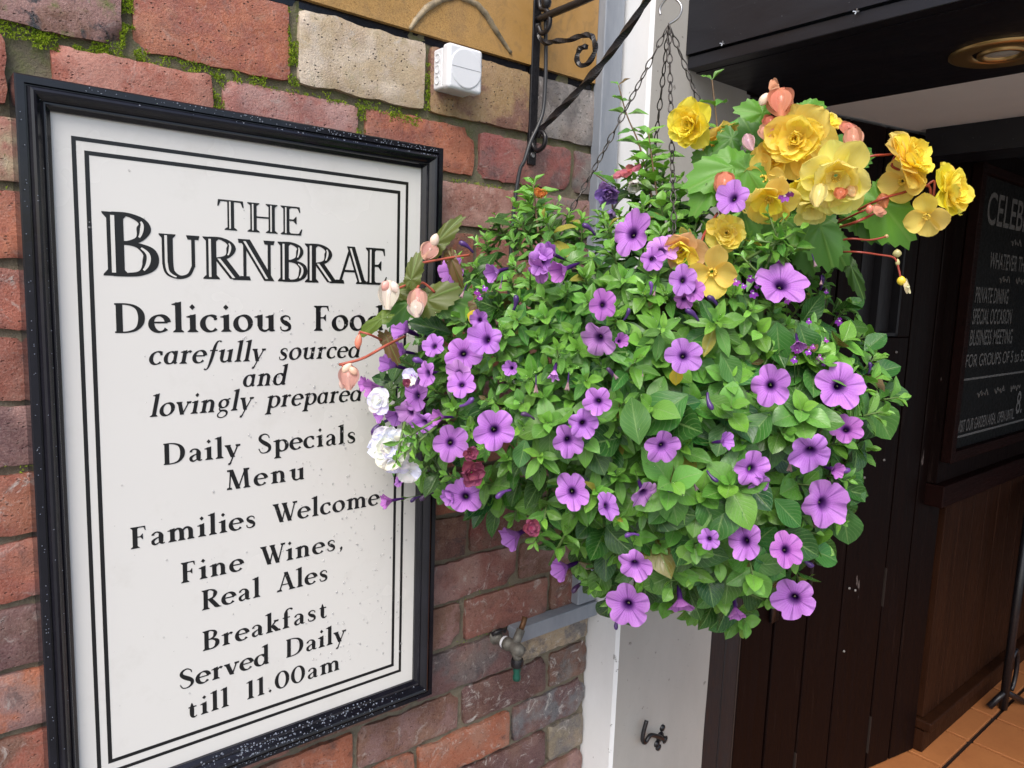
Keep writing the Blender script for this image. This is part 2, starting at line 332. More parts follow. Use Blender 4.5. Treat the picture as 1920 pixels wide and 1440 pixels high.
def make_brick(x0, x1, z0, z1, key):
    ci = key[0]
    nx, nz = max(6, int((x1-x0)/.0085)), 9
    dep = -.0055 + .004*rnd.random()
    w, h = x1-x0, z1-z0; cx, cz = (x0+x1)/2, (z0+z1)/2
    seed = rnd.random()*50; vs, fs = [], []
    tilt = (rnd.random()-.5)*.02; chip = [(rnd.choice([-1,1])*w/2, rnd.choice([-1,1])*h/2, .008+rnd.random()*.014) for _ in range(rnd.choice([0,1,1,2]))]
    for j in range(nz+1):
        for i in range(nx+1):
            u, v = i/nx*2-1, j/nz*2-1
            x, z = u*w/2, v*h/2
            e = max(abs(u)**40, abs(v)**26)
            x += (noise.noise(Vector((z*35, seed, 0)))*.003+noise.noise(Vector((z*160, seed, 3)))*.0016)*abs(u)**3 + (-math.copysign(.0015, u) if abs(u) > .99 and abs(v) > .99 else 0)
            z += (noise.noise(Vector((x*30, seed, 9)))*.0034 + noise.noise(Vector((x*150, seed, 4)))*.0022)*abs(v)**3 - (math.copysign(.0012, v) if abs(u) > .99 and abs(v) > .99 else 0)
            y = dep + .0016*e + .0009*noise.noise(Vector((x*40+seed, 1, z*40))) + .0005*noise.noise(Vector((x*150+seed, 1, z*150))) + tilt*x*.3
            for (qx, qz, qr) in chip:
                d = math.hypot(x-qx, z-qz)
                if d < qr: y += (qr-d)*1.0
            vs.append((x, y, z))
    for j in range(nz):
        for i in range(nx):
            a = j*(nx+1)+i; fs.append((a, a+1, a+nx+2, a+nx+1))
    rim = [i for i in range(nx+1)] + [j*(nx+1)+nx for j in range(1, nz+1)] + [nz*(nx+1)+i for i in range(nx-1, -1, -1)] + [j*(nx+1) for j in range(nz-1, 0, -1)]
    b0 = len(vs); L_ = len(rim)
    for k in rim: vs.append(vs[k])
    for k in rim: vs.append((vs[k][0], .035, vs[k][2]))
    for k in range(L_):
        k2 = (k+1) % L_; fs.append((b0+k2, b0+k, b0+L_+k, b0+L_+k2))
    o = mesh_obj('brick', vs, fs, M['brick'], None, True); o.parent = wall
    o.location = Vector((cx, 0, cz))-wall.location
    c, c2, pits, bloom, soot, algae = BC.get(key) or (rnd.choice(PAL), rnd.choice(PAL), rnd.random()*.5, rnd.random()*.5, 0, 0)
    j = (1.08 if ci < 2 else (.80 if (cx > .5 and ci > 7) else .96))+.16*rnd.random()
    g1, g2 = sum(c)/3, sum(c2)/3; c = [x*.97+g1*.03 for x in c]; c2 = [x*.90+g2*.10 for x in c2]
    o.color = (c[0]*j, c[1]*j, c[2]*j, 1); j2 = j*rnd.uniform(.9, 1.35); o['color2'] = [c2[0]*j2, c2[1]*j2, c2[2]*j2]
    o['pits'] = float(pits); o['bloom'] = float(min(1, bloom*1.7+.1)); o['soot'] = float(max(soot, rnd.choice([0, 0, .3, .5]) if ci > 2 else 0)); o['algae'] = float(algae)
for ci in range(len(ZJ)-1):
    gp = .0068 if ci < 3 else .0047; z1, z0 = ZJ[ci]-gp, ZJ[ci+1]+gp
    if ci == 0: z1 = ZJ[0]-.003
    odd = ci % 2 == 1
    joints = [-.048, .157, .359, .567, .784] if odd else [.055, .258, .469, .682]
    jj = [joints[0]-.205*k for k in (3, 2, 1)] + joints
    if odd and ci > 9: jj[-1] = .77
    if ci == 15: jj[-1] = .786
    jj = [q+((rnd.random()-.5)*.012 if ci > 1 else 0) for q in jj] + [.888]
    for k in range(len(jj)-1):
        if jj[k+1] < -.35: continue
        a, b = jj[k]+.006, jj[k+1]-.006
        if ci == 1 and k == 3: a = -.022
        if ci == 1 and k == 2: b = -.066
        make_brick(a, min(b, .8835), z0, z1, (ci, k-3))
# moss tufts on the upper joints: thousands of tiny shoots
mossb = MB()
def moss_patch(x0, x1, z0, z1, n, thick=.003):
    for _ in range(n):
        x = rnd.uniform(x0, x1); z = rnd.uniform(z0, z1)
        if noise.noise(Vector((x*60, 2, z*60))) < -.12: continue
        c = Vector((x, .001-rnd.random()*thick, z)); 
        for _k in range(4):
            d = Vector((rnd.gauss(0,1), -abs(rnd.gauss(0,1)), rnd.gauss(0,1))).normalized()*rnd.uniform(.0014,.0032)
            s = d.cross(Vector((rnd.random(), rnd.random(), rnd.random()))).normalized()*.0006
            mossb.add([c-s, c+s, c+d], [(0,1,2)])
for a in [(.047,.063,.125,.235,900),(.0,.075,.112,.131,420),(-.075,-.028,.112,.150,500),(-.04,.035,.108,.128,500),(.25,.264,.125,.224,700),(.15,.165,.055,.118,330),
          (.351,.366,.05,.118,330),(.405,.455,.103,.116,330),(.06,.24,.114,.128,500),(.30,.46,.112,.126,260),(.462,.476,.13,.20,330),(-.14,0,.125,.21,260),(.50,.62,.020,.034,160),(-.09,-.07,-.09,.0,80),(-.2,-.06,-.37,-.35,60),(.55,.70,-.69,-.67,30),(.55,.62,-.775,-.75,60),(.12,.40,.114,.120,200)]:
    moss_patch(*a)
ms = mossb.build('moss', M['moss'], None); ms['kind'] = 'stuff'; ms.parent = wall; ms.location = -wall.location

# ---- golden fascia board above the bricks
sb = empty('fascia_sign_board', (.2, 0, .5)); tag(sb, 'weathered gold painted board with a raised arc, above the brick wall', 'sign board')
def P(o, root): o.parent = root; o.location = -root.location; return o
P(box('board_face', M['gold'], None, -.5, .828, -.0045, .02, .2385, .75), sb)
P(box('shadow_strip', M['black_gloss'], None, -.498, .827, .0035, .03, .2272, .2383), sb)  # black strip painted in as the shadow gap below the board
arc = [(on(u, v, -.006).x, on(u, v, -.006).z) for u, v in [(769,55),(780,38),(800,15),(815,6),(828,0),(860,-6),(895,8),(912,28),(925,50),(945,80),(962,104)]]
b = MB(); pts = []
for i in range(len(arc)-1):
    for k in range(5):
        t = k/5; pts.append(Vector((arc[i][0]*(1-t)+arc[i+1][0]*t, -.005, arc[i][1]*(1-t)+arc[i+1][1]*t)))
b.tube(pts, [.0022+.0028*abs(math.sin(i*.13))+.001*rnd.random() for i in range(len(pts))], 7)
P(b.build('raised_arc', mat('arc_paint', rough=.6, build=simple_noise((.10,.085,.06), (.42,.33,.20), 45, .5, .002)), None, True), sb)

# ---- pillar, conduit, trunking
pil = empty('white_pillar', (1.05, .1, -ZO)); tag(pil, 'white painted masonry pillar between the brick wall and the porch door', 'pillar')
b = MB()
nz = 40; xs = [(.8865, .02), (.8865, -.074), (.8925, -.08), (1.2045, -.08), (1.2105, -.074), (1.2105, .15)]
for j in range(nz+1):
    z = -ZO + (1.0+ZO)*j/nz
    for (x, y) in xs: b.v.append(Vector((x+.002*noise.noise(Vector((x*3, y*9, z*4))), y+.002*noise.noise(Vector((x*3, 5, z*4))), z)))
n_ = len(xs)
for j in range(nz):
    for i in range(n_-1): b.f.append([j*n_+i, j*n_+i+1, (j+1)*n_+i+1, (j+1)*n_+i])
pb = P(b.build('pillar_body', M['pillar_shaded'], None, False), pil); pb.data.materials.append(M['white_paint'])
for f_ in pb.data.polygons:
    if f_.normal.x < -.5: f_.material_index = 1  # left face takes the lit copy of the paint, front the shaded one
cd = MB(); cd.box(.829, .879, -.022, .002, -.752, 1.0)
o = cd.build('grey_conduit', M['grey_paint'], None, bevel=.003); tag(o, 'grey painted vertical conduit board running down beside the white pillar', 'conduit')
b = MB(); b.box(.668, .882, -.026, .002, -.7835, -.754)
o = b.build('cable_trunking', M['grey_paint'], None, bevel=.002); tag(o, 'short grey box trunking running sideways above the garden tap', 'trunking')

# ---- junction box
jb = empty('junction_box', (.509, 0, .19)); tag(jb, 'white square plastic junction box with round knockouts, on the top bricks', 'junction box')
P(box('box_base', M['white_plastic'], None, .480, .538, -.026, .001, .160, .220, bevel=.004), jb)
P(box('box_lid', M['white_plastic'], None, .4775, .5415, -.046, -.0262, .157, .223, bevel=.006), jb)
b = MB(); b.lathe([(.0285,0),(.0285,.0012),(.027,.0018),(0.0001,.0018)], (.5095,-.0455,.190), (0,-1,0), 40)
P(b.build('round_cover', M['white_plastic'], None), jb)
P(box('cover_slot', mat('slot_grey', (.3,.31,.33), .5), None, .483, .536, -.0476, -.0470, .1897, .1903), jb)
for z in (.174, .190, .206):
    b = MB(); b.lathe([(.0065,0),(.0065,.0012),(.0052,.0012),(.0048,.0002),(.0001,.0002)], (.4801,-.013,z), (-1,0,0), 20)
    P(b.build('knockout', M['white_plastic'], None), jb)

# ---- canopy
cn = empty('porch_canopy', (1.2, -.8, .28)); tag(cn, 'black stained timber porch canopy projecting from the white pillar', 'canopy')
P(box('side_fascia', M['beam'], None, .985, 1.03, -1.7, -.0815, .306, .80), cn)
P(box('edge_trim', M['beam'], None, .990, 1.02, -1.7, -.082, .281, .3035, bevel=.002), cn)
P(box('dark_soffit', M['beam'], None, 1.0205, 1.4098, -1.7, .3, .280, .30), cn)
P(box('white_soffit', M['soffit'], None, 1.41, 1.98, -1.7, .3, .2815, .30), cn)
P(box('door_header', M['dark_wood'], None, 1.19, 2.1, -.0815, .3, .2745, .2797), cn)
P(box('inner_beam', M['beam'], None, 1.77, 1.90, -1.0, -.20, .215, .281), cn)
P(box('roof_deck', M['beam'], None, .99, 4.2, -1.7, .5, .8, .84), cn)
P(box('right_soffit', M['beam'], None, 1.981, 4.2, -1.7, .3, .280, .30), cn)
P(box('front_fascia', M['beam'], None, 1.031, 4.2, -1.7, -1.66, .301, .80), cn)
for (u, v) in ((1606,22),(1355,82)):
    q = on(u, v, .985, 0); b = MB()
    for k in range(4):
        a = k*1.57+.3; b.tube([q+Vector((-.0005,0,0)), q+Vector((-.002, math.cos(a)*.005, math.sin(a)*.004))], .0012, 5)
    P(b.build('nail_head', M['steel'], None), cn)
dl = empty('downlight', (1.262, -.515, .28)); tag(dl, 'round brass recessed downlight in the dark porch soffit', 'ceiling light')
b = MB(); b.lathe([(.078,0),(.078,-.003),(.070,-.006),(.052,-.004),(.046,-.004),(.043,.0),(.040,.014)], (1.262,-.515,.2795), (0,0,1), 48)
P(b.build('brass_rim', M['brass'], None, True), dl)
b = MB(); b.lathe([(.036,0),(.036,-.006),(.028,-.006),(.026,-.001)], (1.262,-.515,.2795), (0,0,1), 40); P(b.build('inner_ring', M['brass'], None, True), dl)
b = MB(); b.lathe([(.041,.0),(.036,.001)], (1.262,-.515,.2775), (0,0,1), 40); P(b.build('shadow_ring', M['black_iron'], None, True), dl)
b = MB(); b.lathe([(.0262,-.001),(.015,-.004),(.0001,-.005)], (1.262,-.515,.2795), (0,0,1), 40); P(b.build('lens', M['lens'], None, True), dl)

# ---- plank door on its slanting plane
DX = Vector((1, -.198, 0)).normalized(); DN = Vector((-.198, -1, 0)).normalized(); DO = Vector((1.2125, -.0641, 0))
def dpt(x, off, z):      # x is the world x measured on the door plane; off is towards the street
    t = (x-DO.x)/DX.x; q = DO + DX*t + DN*off; return Vector((q.x, q.y, z))
def dbox(name, m_, root, xa, xb, o0, o1, z0, z1, bevel=0):
    b = MB(); c = [dpt(xa,o1,z0), dpt(xb,o1,z0), dpt(xb,o0,z0), dpt(xa,o0,z0), dpt(xa,o1,z1), dpt(xb,o1,z1), dpt(xb,o0,z1), dpt(xa,o0,z1)]
    b.add(c, [(3,2,1,0),(4,5,6,7),(0,1,5,4),(1,2,6,5),(2,3,7,6),(3,0,4,7)])
    return P(b.build(name, m_, None, bevel=bevel), root)
door = empty('plank_door', dpt(1.7, 0, -ZO+.03)); tag(door, 'dark brown vertical plank door under the black canopy', 'door')
fr = empty('door_frame', dpt(1.25, 0, -ZO)); tag(fr, 'dark painted door frame beside the white pillar', 'door frame')
M['frame_paint'] = mat('frame_paint', rough=.4, build=simple_noise((.008,.007,.009), (.014,.012,.014), 40, .3, .001, (1,1,.1)))
dbox('outer_jamb', M['frame_paint'], fr, 1.2095, 1.258, -.03, .012, -ZO+.026, .279, .003)
dbox('inner_jamb', M['frame_paint'], fr, 1.266, 1.312, -.03, .004, -ZO+.026, .279, .004)
dbox('jamb_bead', M['worn_edge'], fr, 1.3125, 1.317, -.03, .003, -ZO+.026, -.80, .001)
dbox('frame_gap', M['ink'], fr, 1.2585, 1.2655, -.03, -.006, -ZO+.026, .279)
planks = [1.318, 1.425, 1.54, 1.665, 1.83, 1.93, 2.045]
WX0, WX1, WZ0, WZ1 = 1.618, 1.778, -.222, .04
for i in range(len(planks)-1):
    a, c = planks[i]+.003, planks[i+1]-.003
    k = rnd.uniform(0, .004)
    # planks are cut round the small glazed opening
    if c < WX0 or a > WX1: dbox('plank', M['dark_wood'], door, a, c, -.03, k, -ZO+.03, .275, .003)
    else:
        dbox('plank', M['dark_wood'], door, a, c, -.03, k, -ZO+.03, WZ0-.003, .003)
        dbox('plank', M['dark_wood'], door, a, c, -.03, k, WZ1+.003, .275, .003)
        if a < WX0-.01: dbox('plank', M['dark_wood'], door, a, WX0-.003, -.03, k, WZ0-.002, WZ1+.002, .002)
        if c > WX1+.01: dbox('plank', M['dark_wood'], door, WX1+.003, c, -.03, k, WZ0-.002, WZ1+.002, .002)
dbox('door_back', M['ink'], door, 1.318, 2.045, -.045, -.031, -ZO+.03, .275)
for x in (1.542, 1.832):
    z_ = -1.38
    while z_ < -.62:
        h_ = rnd.uniform(.03, .16); dbox('worn_edge', M['worn_edge'], door, x-.0012, x+rnd.uniform(-.0002,.001), -.01, .0045, z_, z_+h_); z_ += h_+rnd.uniform(.15, .45)
win = dbox('window_recess', M['dark_wood'], door, WX0, WX1, -.030, -.022, WZ0, WZ1)
for (a, c, e, f_) in ((WX0, WX1, WZ0, WZ0+.008), (WX0, WX1, WZ1-.008, WZ1), (WX1-.008, WX1, WZ0, WZ1), (WX0, WX0+.008, WZ0, WZ1), (1.69, 1.705, WZ0, WZ1)):
    dbox('window_bead', M['frame_paint'], door, a, c, -.021, .003, e, f_)
dbox('window_pane', M['frame_paint'], door, WX0+.01, WX1-.01, -.0215, -.018, WZ0+.01, WZ1-.01)
for (u, v) in ((1678,660),(1655,862),(1618,895),(1590,1102),(1601,1106),(1580,1220)):
    d = ray(u, v); t = (.176-(CAM.y+.198*CAM.x))/(d.y+.198*d.x); q = CAM+d*t
    b = MB(); b.lathe([(.0034,0),(.0034,.002),(.0022,.0034),(.0001,.004)], q+DN*.003, DN, 14); P(b.build('bolt_head', M['dull_bolt'], None, True), door)
b = MB(); q = dpt(1.43, .004, -.86)
b.tube([q, q+DN*.02, q+DN*.025+Vector((.05,0,-.01)), q+DN*.025+Vector((.085,0,-.014))], .004, 8); b.lathe([(.012,0),(.012,.006),(.0001,.008)], q+Vector((.085,0,-.014)), DN, 14)
b.box(q.x-.03, q.x+.0, q.y-.004, q.y+.004, q.z-.05, q.z+.06)
P(b.build('latch', M['black_iron'], None, True), door)

# ---- inner porch wall with chalkboard and wainscot
pw = empty('panelled_porch_wall', (2.9, -.24, -ZO)); tag(pw, 'dark timber porch wall with brown boarded wainscot behind the chalkboard', 'wall')
P(box('upper_panel', M['dark_wood'], None, 1.965, 4.1, -.24, -.20, -.62, .28), pw)
P(box('wall_back', M['ink'], None, 1.96, 4.1, -.2, -.16, -ZO, .28), pw)
P(box('dado_rail', M['red_wood'], None, 1.965, 4.1, -.262, -.2, -.685, -.623, bevel=.004), pw)
x = 2.06
while x < 4.0:
    P(box('wainscot_board', M['brown_wood'], None, x, x+.105, -.24, -.215, -1.335, -.688, bevel=.003), pw); x += .109
P(box('skirting', M['brown_wood'], None, 2.05, 4.1, -.25, -.2, -ZO+.026, -1.37, bevel=.002), pw)
P(box('skirting_moulding', M['brown_wood'], None, 2.05, 4.1, -.268, -.2, -1.368, -1.337, bevel=.006), pw)
P(box('end_wall', M['dark_wood'], None, 4.1, 4.2, -1.7, .3, -ZO, .28), pw)
cb = empty('chalkboard', (2.6, -.25, -.14)); tag(cb, 'black chalkboard with white chalk writing about group dining, on the porch wall', 'chalkboard')
P(box('board', M['chalkboard'], None, 2.0, 3.3, -.252, -.241, -.53, .20), cb)
for (a, c, z0, z1) in ((1.972, 2.0, -.56, .225), (3.3, 3.33, -.56, .225), (2.0, 3.3, .20, .225), (2.0, 3.3, -.56, -.53)):
    P(box('frame_rail', M['red_wood'], None, a, c, -.268, -.2405, z0, z1, bevel=.003), cb)
def chalk_text(txt, u0, u1, v, z, size):
    x, x1 = on(u0, v, -.2535).x, on(u1, v, -.2535).x
    cu = bpy.data.curves.new('chalk_writing', 'FONT'); cu.body = txt; cu.size = size; cu.offset = size*.010; cu.materials.append(M['chalk'])
    t = bpy.data.objects.new('chalk_text', cu); COL.objects.link(t); bpy.context.view_layer.update()
    w = t.dimensions.x; me = bpy.data.meshes.new_from_object(t.evaluated_get(bpy.context.evaluated_depsgraph_get())); bpy.data.objects.remove(t)
    o = bpy.data.objects.new('chalk_writing', me); link(o); o['kind'] = 'stuff'; o.rotation_euler = (R_(90), 0, 0); o.scale = ((x1-x)/w, 1, 1)
    o.parent = cb; o.location = Vector((x, -.2535, z))-cb.location; return o
chalk_text('CELEBRATE', 1850, 1969, 400, .080, .120)
chalk_text('WHATEVER THE', 1855, 1925, 500, -.035, .062)
chalk_text('PRIVATE DINING', 1829, 1891, 550, -.130, .060)
chalk_text('SPECIAL OCCASION', 1824, 1897, 590, -.188, .060)
chalk_text('BUSINESS MEETING', 1819, 1898, 628, -.246, .060)
chalk_text('FOR GROUPS OF 5 to 55..', 1811, 1925, 670, -.305, .050)
chalk_text('VISIT OUR GARDEN AREA.. OPEN UNTIL..', 1798, 1902, 780, -.485, .048)
chalk_text('8.', 1905, 1916, 760, -.470, .10)
for z in (-.342, -.50): P(box('chalk_line', M['chalk'], None, 2.02, 3.2, -.2534, -.2526, z, z+.006), cb)
for (z, xa) in ((.045, 2.28), (-.062, 2.22), (-.385, 2.15)):
    b = MB()
    for w_ in range(4):
        pts = [Vector((xa+w_*.14+i*.008, -.2535, z+.008*math.sin(i*2.2+w_)+.004*math.sin(i*5.1))) for i in range(12)]
        b.tube(pts, .0014, 4)
    P(b.build('chalk_scribble', M['chalk'], None), cb)['kind'] = 'stuff'

# ---- iron table leg by the porch wall
tb = empty('iron_table', (2.5, -.30, -ZO)); tag(tb, 'black wrought iron table base standing on the orange tiles', 'table')
def tube_part(name, pts, r, root, m_='black_iron', n=8, **k):
    b = MB(); b.tube(pts, r, n, **k); return P(b.build(name, M[m_], None, True), root)
zf = -ZO+.026
tube_part('leg', [(2.52,-.315,zf),(2.522,-.315,zf+.35),(2.53,-.315,zf+.70)], .013, tb)
tube_part('leg', [(3.0,-.50,zf),(3.0,-.50,zf+.70)], .013, tb)
tube_part('scroll', [Vector((2.56+.035*math.cos(a), -.32, zf+.12+.07*math.sin(a))) for a in [i*.35-1.4 for i in range(12)]], .007, tb)
tube_part('foot', [(2.47,-.29,zf+.012),(2.52,-.315,zf+.06),(2.60,-.35,zf+.012)], .010, tb)
b = MB(); b.lathe([(.0001,.70),(.30,.70),(.30,.72),(.0001,.72)], (2.72,-.56,zf), (0,0,1), 40); P(b.build('table_top', M['black_iron'], None), tb)

# ------------------------------------------------------------------ the framed pub sign
sg = empty('pub_sign', (.205, -.001, -.80)); tag(sg, 'cream pub sign with black lettering in a black moulded frame on the brick wall', 'sign')
PY = -.033
P(box('sign_face', M['panel'], None, -.045, .455, PY, -.006, -.786, .050), sg)
OX0, OX1, OZ0, OZ1 = -.0635, .473, -.804, .0685
prof = [(0,.004),(0,-.044),(.0015,-.0458),(.0085,-.0458),(.0093,-.0415),(.0105,-.0415),(.0112,-.047),(.0132,-.0505),(.0158,-.0515),(.0184,-.0505),(.0215,-.0465),(.0245,-.0435),(.0252,-.0445),(.0268,-.0445),(.0278,-.0420),(.032,-.0372),(.032,-.0325)]
def corner(kx, kz, d): return ((OX0+d if kx < 0 else OX1-d), (OZ0+d if kz < 0 else OZ1-d))
for (c0, c1) in (((-1,1),(1,1)),((1,1),(1,-1)),((1,-1),(-1,-1)),((-1,-1),(-1,1))):
    vs2, fs2 = [], []
    for (d, y) in prof:
        for c in (c0, c1):
            x, z = corner(*c, d)
            vs2.append((x, y, z))
    for i in range(len(prof)-1): fs2.append((2*i, 2*i+2, 2*i+3, 2*i+1))
    o = mesh_obj('frame_rail', vs2, fs2, M['black_gloss'], None, False)
    P(o, sg)
def rect_line(x0, x1, z0, z1, t):
    b = MB(); y = PY-.0003
    for (a, c, e, f_) in ((x0, x1, z1-t, z1), (x0, x1, z0, z0+t), (x0, x0+t, z0+t, z1-t), (x1-t, x1, z0+t, z1-t)):
        b.add([(a,y,e),(c,y,e),(c,y,f_),(a,y,f_)], [(0,1,2,3)])
    P(b.build('border_line', M['ink'], None), sg)
rect_line(-.0122, .4195, -.7513, .0142, .0044)
rect_line(0, .4060, -.7376, .0002, .0046)

# lettering: strokes of a broad pen, built from scratch
Tn, tn = .155, .052
def G(ch, it=False, wt=1.0):
    T, t = Tn*wt, tn*(1+(wt-1)*.4); q = []; X = .62
    st = lambda *p: q.append(('s', p)); ln = lambda x0, y0, x1, y1, w: q.append(('l', (x0, y0, x1, y1, w)))
    sf = lambda x, y, hw, d=1: q.append(('f', (x, y, hw, d, T)))
    fl = lambda x, y: q.append(('p', [(x-T/2-.11, y-.085), (x-T/2-.10, y-.055), (x+T/2, y+.03), (x+T/2, y-.12), (x-T/2, y-.11)]))
    dm = lambda x, y, r=.105: q.append(('p', [(x, y-r), (x+r*.85, y), (x, y+r), (x-r*.85, y)]))
    def arc(cx, cy, rx, ry, a0, a1, TT=T, tilt=0, tt=t, n=26):
        pts = []
        for i in range(n+1):
            a = R_(a0+(a1-a0)*i/n); pts.append((cx+rx*math.cos(a), cy+ry*math.sin(a), tt+(TT-tt)*abs(math.cos(a-R_(tilt)))**1.4))
        q.append(('r', pts))
    def stem(x, y0, y1, top='w', bot='f'):
        ln(x, y0, x, y1, T)
        if top == 'w': fl(x, y1)
        if top == 'f': sf(x, y1, .17, -1)
        if bot == 'f': sf(x, y0, .17, 1)
    if ch == 'o': arc(.31,.31,.25,.29,0,360,tilt=18); a = .64
    elif ch == 'c': arc(.31,.31,.25,.29,48,318,tilt=12); st((.44,.50,.11),(.48,.47,.12),(.50,.44,.05)); a = .55
    elif ch == 'e': arc(.31,.31,.25,.29,8,322,tilt=12); ln(.10,.35,.545,.35,t*1.1); a = .60
    elif ch in 'il':
        stem(.19, 0, 1.06 if ch == 'l' else X); a = .36
        if ch == 'i': dm(.18, .90)
    elif ch in 'nm':
        stem(.19,0,X); st((.20,.42,t),(.33,.57,.09),(.45,.585,.10),(.54,.48,T*.95),(.56,.34,T)); ln(.56,.36,.56,0,T); sf(.56,0,.15); a = .76
        if ch == 'm': st((.57,.42,t),(.70,.57,.09),(.82,.585,.10),(.91,.48,T*.95),(.93,.34,T)); ln(.93,.36,.93,0,T); sf(.93,0,.15); a = 1.12
    elif ch == 'h': a = .7
    elif ch == 'u':
        ln(.17,X,.17,.2,T); fl(.17,X); st((.17,.24,T),(.20,.09,.12),(.32,.02,.085),(.44,.06,.06),(.55,.18,t)); ln(.56,X,.56,.03,T); fl(.56,X); q.append(('p', [(.5,.0),(.56,.12),(.70,.05),(.69,.02),(.60,-.01)])); a = .74
    elif ch == 's': st((.42,.44,.05),(.40,.54,.05),(.27,.595,.06),(.13,.52,.10),(.15,.40,.13),(.28,.31,T),(.40,.21,.13),(.39,.08,.10),(.25,.015,.06),(.11,.06,.05),(.08,.18,.05)); a = .52
    elif ch == 'd': arc(.30,.30,.235,.285,38,335,tilt=8); stem(.55,.03,1.06,'w','n'); q.append(('p', [(.5,.0),(.56,.12),(.69,.05),(.68,.02),(.60,-.01)])); a = .73
    elif ch == 'a' and not it: st((.12,.46,.12),(.13,.53,.08),(.25,.60,.06),(.38,.55,.10),(.43,.42,T),(.43,.25,T),(.44,.10,T*.9),(.50,.03,.07),(.58,.06,.04)); st((.40,.37,.045),(.24,.30,.07),(.12,.20,.12),(.13,.08,.12),(.23,.025,.07),(.40,.12,.045)); a = .60
    elif ch == 'a': arc(.29,.30,.21,.28,40,330,tilt=8); ln(.49,X,.49,.08,T*.85); st((.49,.12,T*.85),(.53,.03,.07),(.61,.08,.04)); a = .64
    elif ch == 'r': stem(.19,0,X); st((.22,.42,.04),(.32,.55,.06),(.40,.58,.10),(.46,.53,.13)); a = .52
    elif ch == 'f' and not it: ln(.20,0,.20,.85,T); sf(.20,0,.17); st((.20,.80,T),(.24,.97,.10),(.36,1.05,.06),(.47,1.02,.09),(.50,.96,.10)); ln(.04,.59,.40,.59,t*1.1); a = .46
    elif ch == 'f': st((-.04,-.28,.09),(.04,-.33,.05),(.14,-.2,.09),(.22,.2,T*.85),(.27,.7,T*.85),(.34,.98,.09),(.46,1.05,.05),(.54,1.0,.09)); ln(.08,.59,.44,.59,t*1.1); a = .46
    elif ch in 'vy':
        ln(.10,X,.32,.0,T); sf(.10,X,.14,-1)
        if ch == 'v': ln(.54,X,.335,.02,t*1.1); sf(.54,X,.11,-1)
        else: ln(.56,X,.20,-.30,t*1.1); sf(.55,X,.11,-1); st((.24,-.22,.06),(.18,-.33,.09),(.11,-.32,.10))
        a = .62
    elif ch == 'p': ln(.19,-.34,.19,X,T); fl(.19,X); sf(.19,-.34,.17); arc(.40,.30,.235,.285,-145,142,tilt=8); a = .70
    elif ch == 'g': arc(.28,.39,.19,.20,0,360,tilt=12,TT=T*.85); st((.15,.24,.05),(.11,.14,.06),(.18,.06,.08),(.38,.04,.10),(.50,-.05,.10),(.48,-.20,.07),(.30,-.30,.05),(.12,-.25,.06),(.08,-.14,.06),(.16,-.02,.05),(.24,.03,.05)); st((.42,.54,.05),(.50,.61,.06),(.56,.60,.08)); a = .60
    elif ch == 'k': stem(.19,0,1.06); ln(.22,.24,.52,.58,t*1.2); sf(.52,X,.12,-1); ln(.32,.36,.60,.0,T); sf(.60,0,.13); a = .70
    elif ch == 't': st((.20,.80,.03),(.20,.70,.10),(.20,.5,T),(.20,.2,T),(.24,.05,.12),(.33,.02,.07),(.42,.08,.04)); ln(.05,.58,.40,.58,t*1.2); a = .46
    elif ch == 'D': ln(.19,0,.19,1,T); st((.06,.975,t),(.40,.975,t),(.66,.88,.10),(.80,.66,T),(.80,.36,T),(.66,.12,.10),(.40,.025,t),(.06,.025,t)); a = .95
    elif ch in 'FE':
        stem(.19,0,1,'f','f'); ln(.06,.975,.56,.975,t); q.append(('p', [(.42,1),(.585,1),(.60,.80),(.57,.80),(.53,.93)])); ln(.2,.52,.46,.52,t); q.append(('p', [(.38,.53),(.47,.65),(.49,.65),(.49,.39),(.47,.39),(.38,.51)])); a = .66
